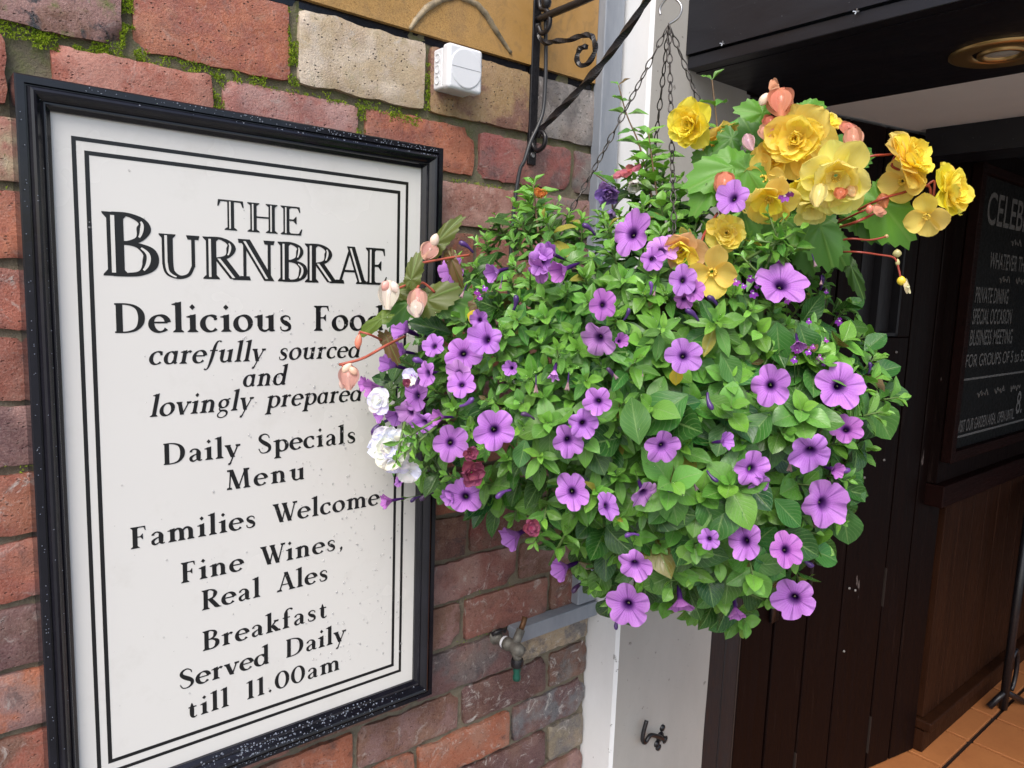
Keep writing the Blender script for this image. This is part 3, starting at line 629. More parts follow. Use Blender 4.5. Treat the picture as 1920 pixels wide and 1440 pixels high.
        if ch == 'E': ln(.06,.025,.58,.025,t); q.append(('p', [(.42,0),(.62,0),(.66,.22),(.63,.22),(.56,.07)])); a = .70
    elif ch == 'S': st((.56,.76,.05),(.53,.88,.05),(.37,.98,.06),(.18,.90,.11),(.14,.74,.15),(.25,.60,T),(.42,.47,T*1.1),(.57,.33,.16),(.56,.14,.12),(.38,.02,.06),(.18,.06,.05),(.08,.26,.05)); a = .68
    elif ch == 'M': ln(.15,0,.21,1,t*1.1); sf(.15,0,.12); sf(.15,1,.10,-1); ln(.22,1,.54,.0,T); ln(.53,0,.87,1,t*1.1); ln(.87,1,.93,0,T); sf(.93,0,.16); sf(.93,1,.12,-1); a = 1.10
    elif ch == 'W': ln(.10,1,.38,0,T); sf(.10,1,.15,-1); ln(.39,0,.62,1,t*1.1); ln(.50,1,.78,0,T); sf(.52,1,.14,-1); ln(.79,0,1.03,1,t*1.1); sf(1.03,1,.12,-1); a = 1.08
    elif ch == 'R': stem(.19,0,1,'f','f'); st((.15,.975,t),(.38,.975,t),(.56,.88,.11),(.60,.74,T*.95),(.52,.56,.10),(.34,.50,t),(.2,.50,t)); ln(.36,.52,.70,.02,T); q.append(('p', [(.62,.0),(.72,.06),(.86,.03),(.86,0)])); a = .80
    elif ch == 'A': ln(.42,1,.11,0,t*1.15); ln(.42,1,.73,0,T); sf(.11,0,.13); sf(.73,0,.17); ln(.22,.34,.60,.34,t); a = .84
    elif ch == 'B': stem(.19,0,1,'f','f'); st((.15,.975,t),(.36,.975,t),(.54,.89,.11),(.57,.76,T*.9),(.50,.60,.10),(.34,.53,t),(.2,.53,t)); st((.3,.53,t),(.48,.50,.08),(.64,.38,T*.9),(.64,.20,T),(.52,.06,.09),(.34,.025,t),(.15,.025,t)); a = .76
    elif ch == 'T': stem(.38,0,1,'n','f'); ln(.06,.975,.70,.975,t); q.append(('p', [(.03,.78),(.06,.78),(.12,.95),(.22,1),(.05,1)])); q.append(('p', [(.73,.78),(.70,.78),(.64,.95),(.54,1),(.71,1)])); a = .76
    elif ch == 'H': stem(.19,0,1,'f','f'); stem(.70,0,1,'f','f'); ln(.2,.52,.7,.52,t); a = .89
    elif ch == 'U': ln(.18,1,.18,.3,T); sf(.18,1,.16,-1); st((.18,.34,T),(.22,.13,T*.9),(.40,.02,.09),(.58,.08,.07),(.67,.28,t*1.1)); ln(.675,.26,.675,1,t*1.2); sf(.675,1,.13,-1); a = .85
    elif ch == 'N': ln(.17,0,.17,1,t*1.2); sf(.17,0,.13); sf(.14,1,.12,-1); ln(.17,1,.73,.0,T); ln(.73,0,.73,1,t*1.2); sf(.73,1,.13,-1); a = .90
    elif ch == '1': stem(.20,0,1.0,'w','f'); a = .40
    elif ch == '0': arc(.36,.5,.28,.475,0,360,tilt=5); a = .72
    elif ch == '.': dm(.14,.07,.095); a = .28
    elif ch == ',': st((.14,.10,.15),(.18,.03,.12),(.13,-.16,.02)); a = .30
    else: a = .36
    return q, a
def cat(pts, n=7):
    out = []
    for i in range(len(pts)-1):
        p0, p1, p2, p3 = pts[max(i-1, 0)], pts[i], pts[i+1], pts[min(i+2, len(pts)-1)]
        for k in range(n):
            t = k/n; out.append(tuple(.5*((2*b)+(-a+c)*t+(2*a-5*b+4*c-d)*t*t+(-a+3*b-3*c+d)*t**3) for a, b, c, d in zip(p0, p1, p2, p3)))
    out.append(tuple(pts[-1])); return out
def strip(pts, off=0, sc=1.0):
    vs, fs = [], []
    for i, (x, y, w) in enumerate(pts):
        a, b = pts[max(i-1, 0)], pts[min(i+1, len(pts)-1)]
        dx, dy = b[0]-a[0], b[1]-a[1]; L = math.hypot(dx, dy) or 1; nx, ny = -dy/L, dx/L
        if off:
            s = -1 if nx > 0 else 1
            if abs(nx) < .3: s = -1 if ny > 0 else 1
            x += nx*s*off*w; y += ny*s*off*w
        h = w*sc/2; vs += [(x+nx*h, y+ny*h), (x-nx*h, y-ny*h)]
    for i in range(len(pts)-1): fs.append((2*i, 2*i+1, 2*i+3, 2*i+2))
    return vs, fs
def glyph(q, inline=False):
    ink, wh = [], []
    for k, p in q:
        if k in 'sr':
            pts = cat(p) if k == 's' else p
            ink.append(strip(pts))
            if inline:
                seg = []
                for pt in pts:
                    if pt[2] > .105: seg.append(pt)
                    else:
                        if len(seg) > 4: wh.append(strip(seg, .15, .25))
                        seg = []
                if len(seg) > 4: wh.append(strip(seg, .15, .25))
        elif k == 'l':
            x0, y0, x1, y1, w = p
            if abs(y1-y0) > abs(x1-x0)*.8:     # upright strokes end level
                w2 = w*math.hypot(x1-x0, y1-y0)/abs(y1-y0)/2
                ink.append(([(x0-w2,y0),(x0+w2,y0),(x1+w2,y1),(x1-w2,y1)], [(0,1,2,3)]))
                if inline and w > .1:
                    a, b = .05, .95; g_ = lambda t: (x0+(x1-x0)*t, y0+(y1-y0)*t)
                    (ax, ay), (bx, by) = g_(a), g_(b); o_ = -w2*.32; h = w2*.24
                    wh.append(([(ax+o_-h,ay),(ax+o_+h,ay),(bx+o_+h,by),(bx+o_-h,by)], [(0,1,2,3)]))
            else: ink.append(strip([(x0,y0,w),(x1,y1,w)]))
        elif k == 'f':
            x, y, hw, d, T = p; s = .038*d
            ink.append(([(x-hw,y),(x+hw,y),(x+hw*.97,y+s*.8),(x+T*.5,y+s*2.6),(x-T*.5,y+s*2.6),(x-hw*.97,y+s*.8)], [(0,1,2,3,4,5)]))
        elif k == 'p': ink.append((p, [tuple(range(len(p)))]))
    return ink, wh
def put_glyph(bi, bw, ch, x, z, H, sx, it=False, inline=False, wt=1.0):
    q, a = G(ch, it, wt); ink, wh = glyph(q, inline); sk = .20 if it else 0
    for (L, b, y0) in ((ink, bi, PY-.0004), (wh, bw, PY-.0016)):
        for n, (vs, fs) in enumerate(L):
            b.add([(x+(vx+sk*vy)*H*sx, y0-n*.00002, z+vy*H) for vx, vy in vs], fs)
    return a*H*sx
def text_line(txt, x0, x1, z, H, it=False, sx=.95, inline=False, wt=1.0, sp=.62):
    adv = [G(c, it)[1] if c != ' ' else sp for c in txt]
    lb = .06; tot = sum(adv)*H*sx-.1*H*sx; tr = ((x1-x0)-tot)/(len(txt)-1)
    if tr < 0: sx *= (x1-x0)/tot; tr = 0
    bi, bw = MB(), MB(); x = x0-lb*H*sx
    for c, a in zip(txt, adv):
        if c != ' ': put_glyph(bi, bw, c, x, z, H, sx, it, inline, wt)
        x += a*H*sx+tr
    o = P(bi.build('lettering', M['ink'], None), sg); o['kind'] = 'stuff'
    if bw.f: P(bw.build('lettering_highlight', M['inlay'], None), sg)['kind'] = 'stuff'
text_line('THE', .145, .2548, -.0750, .0370, inline=True, sx=1.27, wt=1.15)
bi, bw = MB(), MB()
for ch, a, c, H in [('B',.0154,.0714,.0725),('U',.0752,.1224,.052),('R',.1257,.1700,.052),('N',.1691,.2170,.052),('B',.2210,.2600,.052),('R',.2588,.3025,.052),('A',.3050,.3490,.052),('E',.3507,.3855,.052)]:
    adv = G(ch)[1]-.06; sx = (c-a)/(adv*H)
    put_glyph(bi, bw, ch, a-.03*H*sx, -.1369, H, sx, inline=True, wt=1.42 if H > .06 else 1.35)
P(bi.build('lettering', M['ink'], None), sg)['kind'] = 'stuff'; P(bw.build('lettering_highlight', M['inlay'], None), sg)['kind'] = 'stuff'
for a in [('Delicious Food', .0245, .3800, -.2031, .0345), ('Daily Specials', .0735, .3357, -.3675, .0268), ('Menu', .1505, .2566, -.4112, .0268),
          ('Families Welcome', .0345, .3749, -.4678, .0270), ('Fine Wines,', .0915, .3165, -.5250, .0270), ('Real Ales', .1163, .2924, -.5682, .0270),
          ('Breakfast', .1163, .2908, -.6246, .0270), ('Served Daily', .0855, .3202, -.6692, .0270), ('till 11.00am', .0958, .3116, -.7130, .0262)]:
    text_line(*a, sx=1.10, wt=1.2)
for a in [('carefully sourced', .061, .3408, -.2421, .0262), ('and', .173, .2300, -.2756, .0262), ('lovingly prepared', .060, .3439, -.3059, .0262)]:
    text_line(*a, it=True, sx=1.0, wt=1.12)
# rain on the sign
def drop(b, c, r, n=(0,-1,0), e=1.0):
    n = Vector(n); t1 = n.cross(Vector((0,0,1))) if abs(n.z) < .9 else Vector((1,0,0)); t1.normalize(); t2 = n.cross(t1); vs = []; k = 8
    for (rr, h) in ((1,0),(.85,.35),(.5,.58)):
        for i in range(k): a = i*2*math.pi/k; vs.append(Vector(c)+(t1*math.cos(a)*rr+t2*math.sin(a)*rr*e)*r+n*h*r)
    vs.append(Vector(c)+n*.66*r); fs = []
    for j in range(2):
        for i in range(k): fs.append((j*k+i, j*k+(i+1) % k, (j+1)*k+(i+1) % k, (j+1)*k+i))
    for i in range(k): fs.append((2*k+i, 2*k+(i+1) % k, 3*k))
    b.add(vs, fs)
b = MB()
for _ in range(380):
    x = .31+.075*rnd.gauss(0,1); z = rnd.uniform(-.72, -.16)
    if z < -.40: x += .05
    if not -.02 < x < .43: continue
    drop(b, (x, PY-.0002, z), rnd.choice([.0006,.0008,.0010,.0013,.0016]), e=rnd.uniform(1, 1.3))
for _ in range(60): drop(b, (rnd.uniform(0,.4), PY-.0002, rnd.uniform(-.76, 0)), rnd.choice([.0006,.0009,.0013]))
o = b.build('raindrops', M['panel_bead'], None, True); o['kind'] = 'stuff'; P(o, sg)
b = MB()
for _ in range(360):
    x = rnd.uniform(0, .46); d, y, n = rnd.choice([(.005,-.0459,(0,-1,.0)),(.003,-.0459,(0,-1,0)),(.0135,-.0507,(0,-.8,.6)),(.007,-.0459,(0,-1,0))])
    r = rnd.choice([.0004,.0006,.0008,.0011])
    if rnd.random() < min(1, .15+x*1.4): drop(b, (x, y, OZ1-d), r, n)
for _ in range(430):
    x = rnd.triangular(.02, .46, .2); d, y, n = rnd.choice([(.022,-.0464,(0,-.7,.7)),(.029,-.0415,(0,-.6,.8)),(.0185,-.0508,(0,-.9,.4)),(.006,-.0459,(0,-1,0)),(.026,-.0447,(0,-1,0))])
    drop(b, (x, y, OZ0+d+rnd.uniform(-.002,.002)), rnd.choice([.0005,.0007,.001,.0014]), n)
for _ in range(120):
    z = rnd.uniform(OZ0, OZ1); drop(b, (OX0+rnd.choice([.004,.006,.022,.0155]), rnd.choice([-.0459,-.0459,-.047,-.0515]), z), .0006)
o = b.build('raindrops', M['bead'], None, True); o['kind'] = 'stuff'; P(o, sg)

# ------------------------------------------------------------------ wrought iron bracket
BX = .6815
br = empty('basket_bracket', (BX, 0, .08)); tag(br, 'black wrought iron bracket with twisted strut and scrolls, screwed to the bricks', 'bracket')
P(box('back_plate', M['black_iron'], None, BX-.0085, BX+.0085, -.007, -.0005, .076, .62, bevel=.001), br)
b = MB(); b.lathe([(.0045,0),(.004,.002),(.0001,.0025)], (BX, -.007, .092), (0,-1,0), 16); P(b.build('screw_head', M['steel'], None), br)
def yz(pts, n=6): return [Vector((BX, y, z)) for (y, z, _) in cat([(a, c, 0) for a, c in pts], n)]
def bar(name, pts, r, twist=0, n=4, root=br, nn=6): 
    b = MB(); b.tube(yz(pts, nn), r, n, twist=twist); return P(b.build(name, M['black_iron'], None, n > 4, ), root)
strut = yz([(-.008,.122),(-.05,.145),(-.10,.172),(-.1545,.205),(-.20,.240),(-.245,.281),(-.28,.325)], 14)
b = MB()
rr = [.0058*(1+.28*max(0, math.sin(i*.36))*(1 if 12 < i < 76 else 0)) for i in range(len(strut))]
b.tube(strut, rr, 4, twist=.14); P(b.build('twisted_strut', M['black_iron'], None), br)
bar('top_arm', [(-.006,.312),(-.10,.3135),(-.20,.318),(-.30,.322),(-.325,.318)], .006, 0, 6)
bar('scroll', [(-.008,.305),(-.012,.285),(-.03,.27),(-.05,.268),(-.085,.262),(-.115,.262),(-.137,.256),(-.146,.236),(-.135,.219),(-.117,.217),(-.106,.228),(-.112,.243),(-.127,.243)], [.0045]*73, .25, 4)
bar('scroll', [(-.01,.30),(-.02,.287),(-.035,.292),(-.038,.308),(-.028,.322),(-.012,.33),(-.010,.36),(-.018,.40),(-.03,.42)], .0042, 0, 6)
bar('scroll', [(-.006,.13),(-.006,.11),(-.018,.098),(-.034,.103),(-.038,.118),(-.028,.128),(-.02,.12)], .0042, 0, 6)
b = MB(); b.lathe([(.0001,-.012),(.007,-.008),(.009,0),(.006,.008),(.0001,.012)], (BX, -.028, .335), (0,0,1), 12); P(b.build('scroll_ball', M['black_iron'], None, True), br)
b = MB(); b.tube([Vector(p[:3]) for p in cat([(.6877,-.02,.60),(.6877,-.02,.3412),(.6925,-.02,.2406),(.6895,-.022,.1711),(.6791,-.022,.1389),(.665,-.02,.1107),(.6547,-.018,.0788),(.6477,-.012,.0518),(.640,-.008,-.05),(.64,-.006,-.3)], 8)], .0033, 8)
o = b.build('electric_cable', M['cable'], None, True); tag(o, 'thin black cable looping down the bricks behind the iron bracket', 'cable')

# ------------------------------------------------------------------ hanging basket: hook, chains, bowl
HX, HY = .6793, -.29
hb = empty('hanging_basket', (HX, HY, -.26)); tag(hb, 'wire hanging basket on four chains overflowing beneath the iron bracket', 'hanging basket')
b = MB(); b.tube([Vector(p) for p in cat([(HX,HY-.0,.2366),(HX+.004,HY-.012,.243),(HX+.005,HY-.016,.256),(HX+.003,HY-.006,.269),(HX,HY+.006,.272),(HX-.002,HY+.016,.262),(HX-.002,HY+.015,.252)], 8)], .0016, 8)
b.tube([Vector((HX+.0, HY+.0, .272)), Vector((HX, HY, .318))], .0016, 8)
P(b.build('hook', M['steel'], None, True), hb)
CZ, CR = -.11, .172
def link_verts(c, t, side, L=.0098, w=.0036, r=.00085, curl=True):
    b = []; n = 14; pts = []
    for i in range(n+1):
        a = 2*math.pi*i/n; x = math.cos(a)*w*(1+.28*math.cos(2*a)); y = math.sin(a)*L
        pts.append(c + side*x*(.75+.35*math.sin(a)) + t*y)
    return pts
for k, az in enumerate((138, 48, 228, 318)):
    top = Vector((HX, HY, .236)); bot = Vector((HX+CR*math.cos(R_(az)), HY+CR*math.sin(R_(az)), CZ)); d = bot-top; L = d.length
    n = int(L/.0150); root = None; b = MB(); t = d.normalized(); s0 = t.cross(Vector((math.sin(k), .3, math.cos(k)))).normalized()
    for i in range(n):
        f_ = (i+.5)/n; c = top+d*f_ + Vector((0,0,-.008))*math.sin(f_*math.pi)
        ang = i*1.35+k; s = (s0*math.cos(ang)+t.cross(s0)*math.sin(ang)).normalized()
        b.tube(link_verts(c, t, s), .00095, 5, cap=False)
    P(b.build('chain', M['chain'], None, True), hb)
M['coir'] = mat('coir_liner', rough=.95, build=simple_noise((.05,.032,.02), (.12,.08,.045), 120, 1, .004))
b = MB(); b.lathe([(CR*.97*math.sin(a), CZ-.135*math.cos(a)) for a in [i*math.pi/2/9 for i in range(10)]] , (HX,HY,0), (0,0,1), 36); P(b.build('liner', M['coir'], None, True), hb)
b = MB(); b.lathe([(.0001,CZ-.02),(CR*.96,CZ-.012)], (HX,HY,0), (0,0,1), 30); P(b.build('soil', mat('soil', rough=1, build=simple_noise((.015,.010,.007),(.04,.028,.018), 90, 1, .01)), None, True), hb)
for rr_, zz in ((CR, CZ), (CR*.9, CZ-.06), (CR*.6, CZ-.108)):
    b = MB(); b.tube([Vector((HX+rr_*math.cos(a), HY+rr_*math.sin(a), zz)) for a in [i*math.pi*2/40 for i in range(41)]], .002, 6, cap=False); P(b.build('wire_ring', M['black_iron'], None, True), hb)
for k in range(12):
    a = k*math.pi/6; b = MB(); b.tube([Vector((HX+CR*math.sin(q)*math.cos(a), HY+CR*math.sin(q)*math.sin(a), CZ-.138*math.cos(q))) for q in [i*math.pi/2/7 for i in range(8)]], .0016, 5); P(b.build('wire_rib', M['black_iron'], None, True), hb)

# ------------------------------------------------------------------ garden tap, cabin hook
tp = empty('garden_tap', (.637, 0, -.77)); tag(tp, 'weathered outdoor garden tap with green hose connector on the lower bricks', 'tap')
A = Vector((.637, -.001, -.767)); B_ = Vector((.642, -.056, -.770))
b = MB(); b.lathe([(.014,0),(.014,.006),(.0085,.008),(.0085,.030),(.012,.031),(.012,.040),(.009,.042),(.010,.050),(.012,.060),(.010,.070),(.0001,.074)], A, B_-A, 18); P(b.build('tap_body', M['tap_metal'], None, True), tp)
b = MB(); b.lathe([(.0105,.024),(.0115,.026),(.0105,.029)], A, B_-A, 18); P(b.build('sealing_ring', M['white_plastic'], None, True), tp)
b = MB(); b.tube([(.640,-.055,-.772),(.6415,-.061,-.778),(.6415,-.062,-.783),(.6415,-.062,-.788)], [.010,.0095,.008,.008], 12); P(b.build('spout', M['tap_metal'], None, True), tp)
b = MB(); b.lathe([(.010,0),(.0115,-.004),(.0115,-.014),(.008,-.016)], (.6415,-.062,-.786), (0,0,1), 16); P(b.build('spout_collar', M['black_iron'], None, True), tp)
b = MB(); b.lathe([(.007,0),(.0072,-.010),(.0058,-.014),(.0074,-.020),(.0072,-.027),(.004,-.0275)], (.6415,-.062,-.799), (0,0,1), 16); P(b.build('hose_connector', M['green_plastic'], None, True), tp)
b = MB(); b.tube([(.643,-.050,-.770),(.651,-.049,-.757),(.660,-.048,-.742)], .008, 12); P(b.build('gland', M['tap_metal'], None, True), tp)
b = MB(); b.tube([(.657,-.048,-.747),(.665,-.047,-.734),(.670,-.046,-.722)], .005, 10); P(b.build('spindle', M['copper'], None, True), tp)
b = MB(); b.tube([(.623,-.010,-.757),(.637,-.016,-.750),(.652,-.012,-.757)], .004, 8); P(b.build('pipe_clip', M['black_iron'], None, True), tp)
ch_ = empty('cabin_hook', (1.03, -.085, -1.08)); tag(ch_, 'small black cabin hook screwed low on the white pillar', 'door hook')
b = MB(); b.tube([Vector(p) for p in cat([(.974,-.094,-1.012),(.966,-.094,-1.035),(.965,-.094,-1.052),(.974,-.094,-1.060),(.985,-.094,-1.052),(.995,-.094,-1.052),(1.02,-.094,-1.066),(1.036,-.092,-1.078)], 5)], .0045, 8); P(b.build('hook_arm', M['black_iron'], None, True), ch_)
b = MB(); b.lathe([(.011,0),(.011,.003),(.006,.005),(.006,.012),(.009,.015),(.0001,.018)], (1.040,-.0795,-1.080), (0,-1,0), 14); b.lathe([(.008,0),(.007,.004),(.0001,.006)], (1.030,-.0795,-1.093), (0,-1,0), 10); b.lathe([(.008,0),(.007,.004),(.0001,.006)], (1.046,-.0795,-1.062), (0,-1,0), 10); b.lathe([(.008,0),(.007,.004),(.0001,.006)], (1.036,-.0795,-1.103), (0,-1,0), 10)
P(b.build('hook_staple', M['black_iron'], None, True), ch_)

# ------------------------------------------------------------------ plants
def leaf_mat(name, r_lo=.28, r_hi=.5, vein=(.25,.40,.14), trans=.16, palm=False):
    def f(n, p):
        oi = n.new('ShaderNodeObjectInfo'); lc = n.attr('lc'); base = n.mix(1.0, oi.outputs['Color'], lc, 'MULTIPLY')
        uv = n.new('ShaderNodeUVMap'); s = n.new('ShaderNodeSeparateXYZ'); n.l.new(uv.outputs[0], s.inputs[0])
        x = n.math('ABSOLUTE', n.math('SUBTRACT', s.outputs[0], .5))
        mid = n.ramp(x, (.012, 1), (.04, 0))
        side = n.math('SINE', n.math('MULTIPLY', n.math('SUBTRACT', s.outputs[1], n.math('MULTIPLY', x, .75)), 52.0))
        sv = n.ramp(side, (.78, 0), (.98, 1))
        if palm:
            an = n.math('ARCTAN2', n.math('SUBTRACT', s.outputs[0], .5), n.math('SUBTRACT', s.outputs[1], .12))
            sv = n.ramp(n.math('COSINE', n.math('MULTIPLY', an, 9.0)), (.955, 0), (.995, 1)); mid = n.math('MULTIPLY', mid, .3)
        base = n.mix(n.math('MULTIPLY', sv, .28), base, vein); base = n.mix(n.math('MULTIPLY', mid, .55), base, vein)
        v = n.coord(); no = n.noise(v, 120, 5, .6)
        base = n.mix(n.ramp(no, (.3, 0), (.75, .5)), base, n.mix(1.0, base, (.52,.62,.45), 'MULTIPLY'))
        n.put(p.inputs['Base Color'], base); n.put(p.inputs['Roughness'], n.ramp(no, (.35, r_lo), (.65, r_hi)))
        h = n.math('SUBTRACT', n.math('MULTIPLY', no, .35), n.math('ADD', n.math('MULTIPLY', sv, .5), mid))
        n.put(p.inputs['Normal'], n.bump(h, .45, .0008))
        tr = n.new('ShaderNodeBsdfTranslucent'); n.put(tr.inputs[0], n.mix(1.0, base, (1.5,1.5,.7), 'MULTIPLY'))
        mx = n.new('ShaderNodeMixShader'); mx.inputs[0].default_value = trans
        n.l.new(p.outputs[0], mx.inputs[1]); n.l.new(tr.outputs[0], mx.inputs[2]); n.l.new(mx.outputs[0], n.n['Material Output'].inputs[0])
    return mat(name, rough=.4, spec=.45, build=f)
M['leaf'] = leaf_mat('leaf', .20, .40)
M['begonia_leaf'] = leaf_mat('begonia_leaf', .3, .5, (.24,.42,.10), .3, palm=True)
def petal_mat(name, kind):
    def f(n, p):
        oi = n.new('ShaderNodeObjectInfo'); uv = n.new('ShaderNodeUVMap'); s = n.new('ShaderNodeSeparateXYZ'); n.l.new(uv.outputs[0], s.inputs[0])
        base = oi.outputs['Color']; v = n.coord(); no = n.noise(v, 60, 4)
        if kind == 'petunia':
            r = s.outputs[1]; a = s.outputs[0]
            lob = n.math('ABSOLUTE', n.math('SUBTRACT', n.math('FRACT', n.math('MULTIPLY', a, 5.0)), .5))      # 0 in the lobe's middle
            wv = n.math('DIVIDE', n.math('ADD', lob, n.math('MULTIPLY', no, .02)), n.math('ADD', r, .05))
            v1 = n.math('MULTIPLY', n.ramp(wv, (.03, 1), (.10, 0)), n.ramp(r, (.25, 1), (.97, .5)))
            fan = n.math('SINE', n.math('MULTIPLY', a, 5*2*math.pi*6))
            v2 = n.math('MULTIPLY', n.ramp(fan, (.6, 0), (1, 1)), n.ramp(r, (.25, .9), (.9, .0)))
            col = n.mix(n.ramp(r, (.3, 0), (1, 1)), n.mix(1.0, base, (.85,.66,.92), 'MULTIPLY'), n.mix(.10, base, (.95,.75,1)))
            col = n.mix(n.ramp(no, (.35, 0), (.65, .55)), col, n.mix(.5, col, (.92,.70,.95)))
            col = n.mix(n.math('MULTIPLY', v1, .9), col, (.10,.012,.19)); col = n.mix(n.math('MULTIPLY', v2, .55), col, (.14,.02,.25))
            col = n.mix(n.ramp(r, (.20, 1), (.30, .8), (.46, 0)), col, (.05,.007,.12))
            p.inputs['Roughness'].default_value = .55; h = n.math('SUBTRACT', n.math('MULTIPLY', no, .3), v1); t = .22
        else:
            r = s.outputs[1]; x = n.math('ABSOLUTE', n.math('SUBTRACT', s.outputs[0], .5))
            vn = n.ramp(n.math('SINE', n.math('MULTIPLY', s.outputs[0], 60.0)), (.5, 0), (1, .22))
            col = n.mix(n.ramp(r, (.0, .4), (.4, 0)), base, n.mix(1.0, base, (1,.9,.55) if kind == 'yellow' else (.98,.96,.9), 'MULTIPLY'))
            col = n.mix(vn, col, n.mix(.25, col, (1,.95,.8))); col = n.mix(n.ramp(no, (.4, 0), (.7, .25)), col, n.mix(.6, col, (1,.9,.65)))
            p.inputs['Roughness'].default_value = .6; h = n.math('ADD', n.math('MULTIPLY', no, .5), n.math('MULTIPLY', vn, .5)); t = .45
        if kind == 'white': col = base; t = .30; h = no
        n.put(p.inputs['Base Color'], col); n.put(p.inputs['Normal'], n.bump(h, .3, .0006))
        tr = n.new('ShaderNodeBsdfTranslucent'); n.put(tr.inputs[0], col)
        mx = n.new('ShaderNodeMixShader'); mx.inputs[0].default_value = t
        n.l.new(p.outputs[0], mx.inputs[1]); n.l.new(tr.outputs[0], mx.inputs[2]); n.l.new(mx.outputs[0], n.n['Material Output'].inputs[0])
    return mat(name, rough=.5, spec=.3, build=f)
M['petunia'] = petal_mat('petunia_corolla', 'petunia'); M['yellow'] = petal_mat('begonia_petal', 'yellow'); M['petal'] = petal_mat('soft_petal', 'plain')
def tinted(name, rough=.5, sp=.4):
    def f(n, p):
        oi = n.new('ShaderNodeObjectInfo'); no = n.noise(n.coord(), 90, 4)
        n.put(p.inputs['Base Color'], n.mix(n.ramp(no, (.3, 0), (.7, .5)), oi.outputs['Color'], n.mix(1.0, oi.outputs['Color'], (.55,.55,.55), 'MULTIPLY')))
    return mat(name, rough=rough, spec=sp, build=f)
M['tinted'] = tinted('plant_flesh'); M['glossy'] = tinted('bud_skin', .3, .5)

def grid_mesh(name, nu, nv, fn, m_, lc=(1,1,1), closed=False):
    vs, uv = [], []
    for j in range(nv+1):
        for i in range(nu+1):
            vs.append(fn(i/nu, j/nv)); uv.append((i/nu, j/nv))
    fs = [(j*(nu+1)+i, j*(nu+1)+i+1, (j+1)*(nu+1)+i+1, (j+1)*(nu+1)+i) for j in range(nv) for i in range(nu)]
    return fin_mesh(name, vs, fs, uv, m_, lc)
def fin_mesh(name, vs, fs, uv, m_, lc=(1,1,1)):
    me = bpy.data.meshes.new(name); me.from_pydata([tuple(v) for v in vs], [], fs); me.update(); me.materials.append(m_); me.shade_smooth()
    l = me.uv_layers.new(name='UVMap'); idx = np.empty(len(me.loops), dtype=np.int32); me.loops.foreach_get('vertex_index', idx)
    l.data.foreach_set('uv', np.array(uv, dtype=np.float32)[idx].ravel())
    at_ = me.attributes.new('lc', 'FLOAT_COLOR', 'POINT')
    c = np.array(lc, dtype=np.float32)
    if c.ndim == 1: c = np.tile(c, (len(vs), 1))
    at_.data.foreach_set('color', np.hstack([c, np.ones((len(vs), 1), np.float32)]).ravel())
    return me
def leaf_fn(wid, fold, curl, wave, seed, tip=1.0, twist=0):
    def f(u, v):
        s = (u-.5)*2
        w = wid*(math.sin(math.pi*min(1, v**1.02))**.74 if v < 1 else 0)*(1-.30*max(0, v-.5)*tip)*(.62+.38*min(1, v*2.2))
        if v > .93: w *= (1-v)/.07*.75+.25 if v < 1 else 0
        w = max(w, .018 if v < .06 else 0)
        x = s*w; y = v; z = fold*abs(s)*w - curl*v*v + wave*math.sin(v*9+seed)*abs(s)*w + .02*math.sin(seed*3+v*5)
        z -= .25*w*(1-abs(s))**2*.4
        x += twist*v*v
        return Vector((x, y, z))
    return f
LEAF = [grid_mesh('leaf', 6, 8, leaf_fn(w, f, c, wv, i, t, tw), M['leaf']) for i, (w, f, c, wv, t, tw) in enumerate(
    [(.22,.5,.22,.2,.7,.03),(.25,.4,.34,.3,.5,-.05),(.20,.6,.14,.15,.8,.06),(.27,.4,.42,.25,.3,0),(.23,.65,.10,.2,.6,-.08),(.21,.35,.5,.35,.7,.08)])]
ROUND = [grid_mesh('leaf', 6, 8, leaf_fn(w, f, c, wv, i+9, t, tw), M['leaf']) for i, (w, f, c, wv, t, tw) in enumerate(
    [(.36,.22,.25,.1,.4,.03),(.40,.15,.35,.12,.2,-.04),(.33,.3,.15,.15,.6,.05),(.38,.12,.5,.1,.3,0)])]
def serrated(name, seed, L=1.0, wid=.42):
    r2 = random.Random(seed); n = 44; rings = 5; vs, uv = [Vector((0, 0, 0))], [(.5, 0)]
    out = []
    for k in range(n):
        a = 2*math.pi*k/n
        # lopsided heart: base notch at the stalk, drawn-out tip
        r = .42*(1+.55*max(0, math.cos(a))**3 + .10*math.cos(2*a)) * (1-.50*max(0, math.cos(a-math.pi))**6) * (1+.14*math.sin(a))
        r *= 1+(.085 if k % 2 else -.04)+r2.uniform(-.02, .02)+.05*math.cos(7*a)
        out.append((math.cos(a)*r*1.12+.12, math.sin(a)*r*.92))
    for j in range(1, rings+1):
        for (yy, xx) in out:
            t = j/rings; x, y = xx*t, .10*(1-t)+yy*t
            d = math.hypot(x, y-.1)
            z = -.28*d*d + .05*math.sin(math.atan2(y-.1, x)*6+seed)*d*1.5
            vs.append(Vector((x, y+.28, z))); uv.append((.5+x, y+.28))
    vs[0] = Vector((0, .38, .01)); uv[0] = (.5, .38); fs = [(0, 1+k, 1+(k+1) % n) for k in range(n)]
    for j in range(rings-1):
        for k in range(n): fs.append((1+j*n+k, 1+(j+1)*n+k, 1+(j+1)*n+(k+1) % n, 1+j*n+(k+1) % n))
    return fin_mesh(name, vs, fs, uv, M['begonia_leaf'])
SERR = [serrated('leaf', s) for s in (1, 2, 3)]
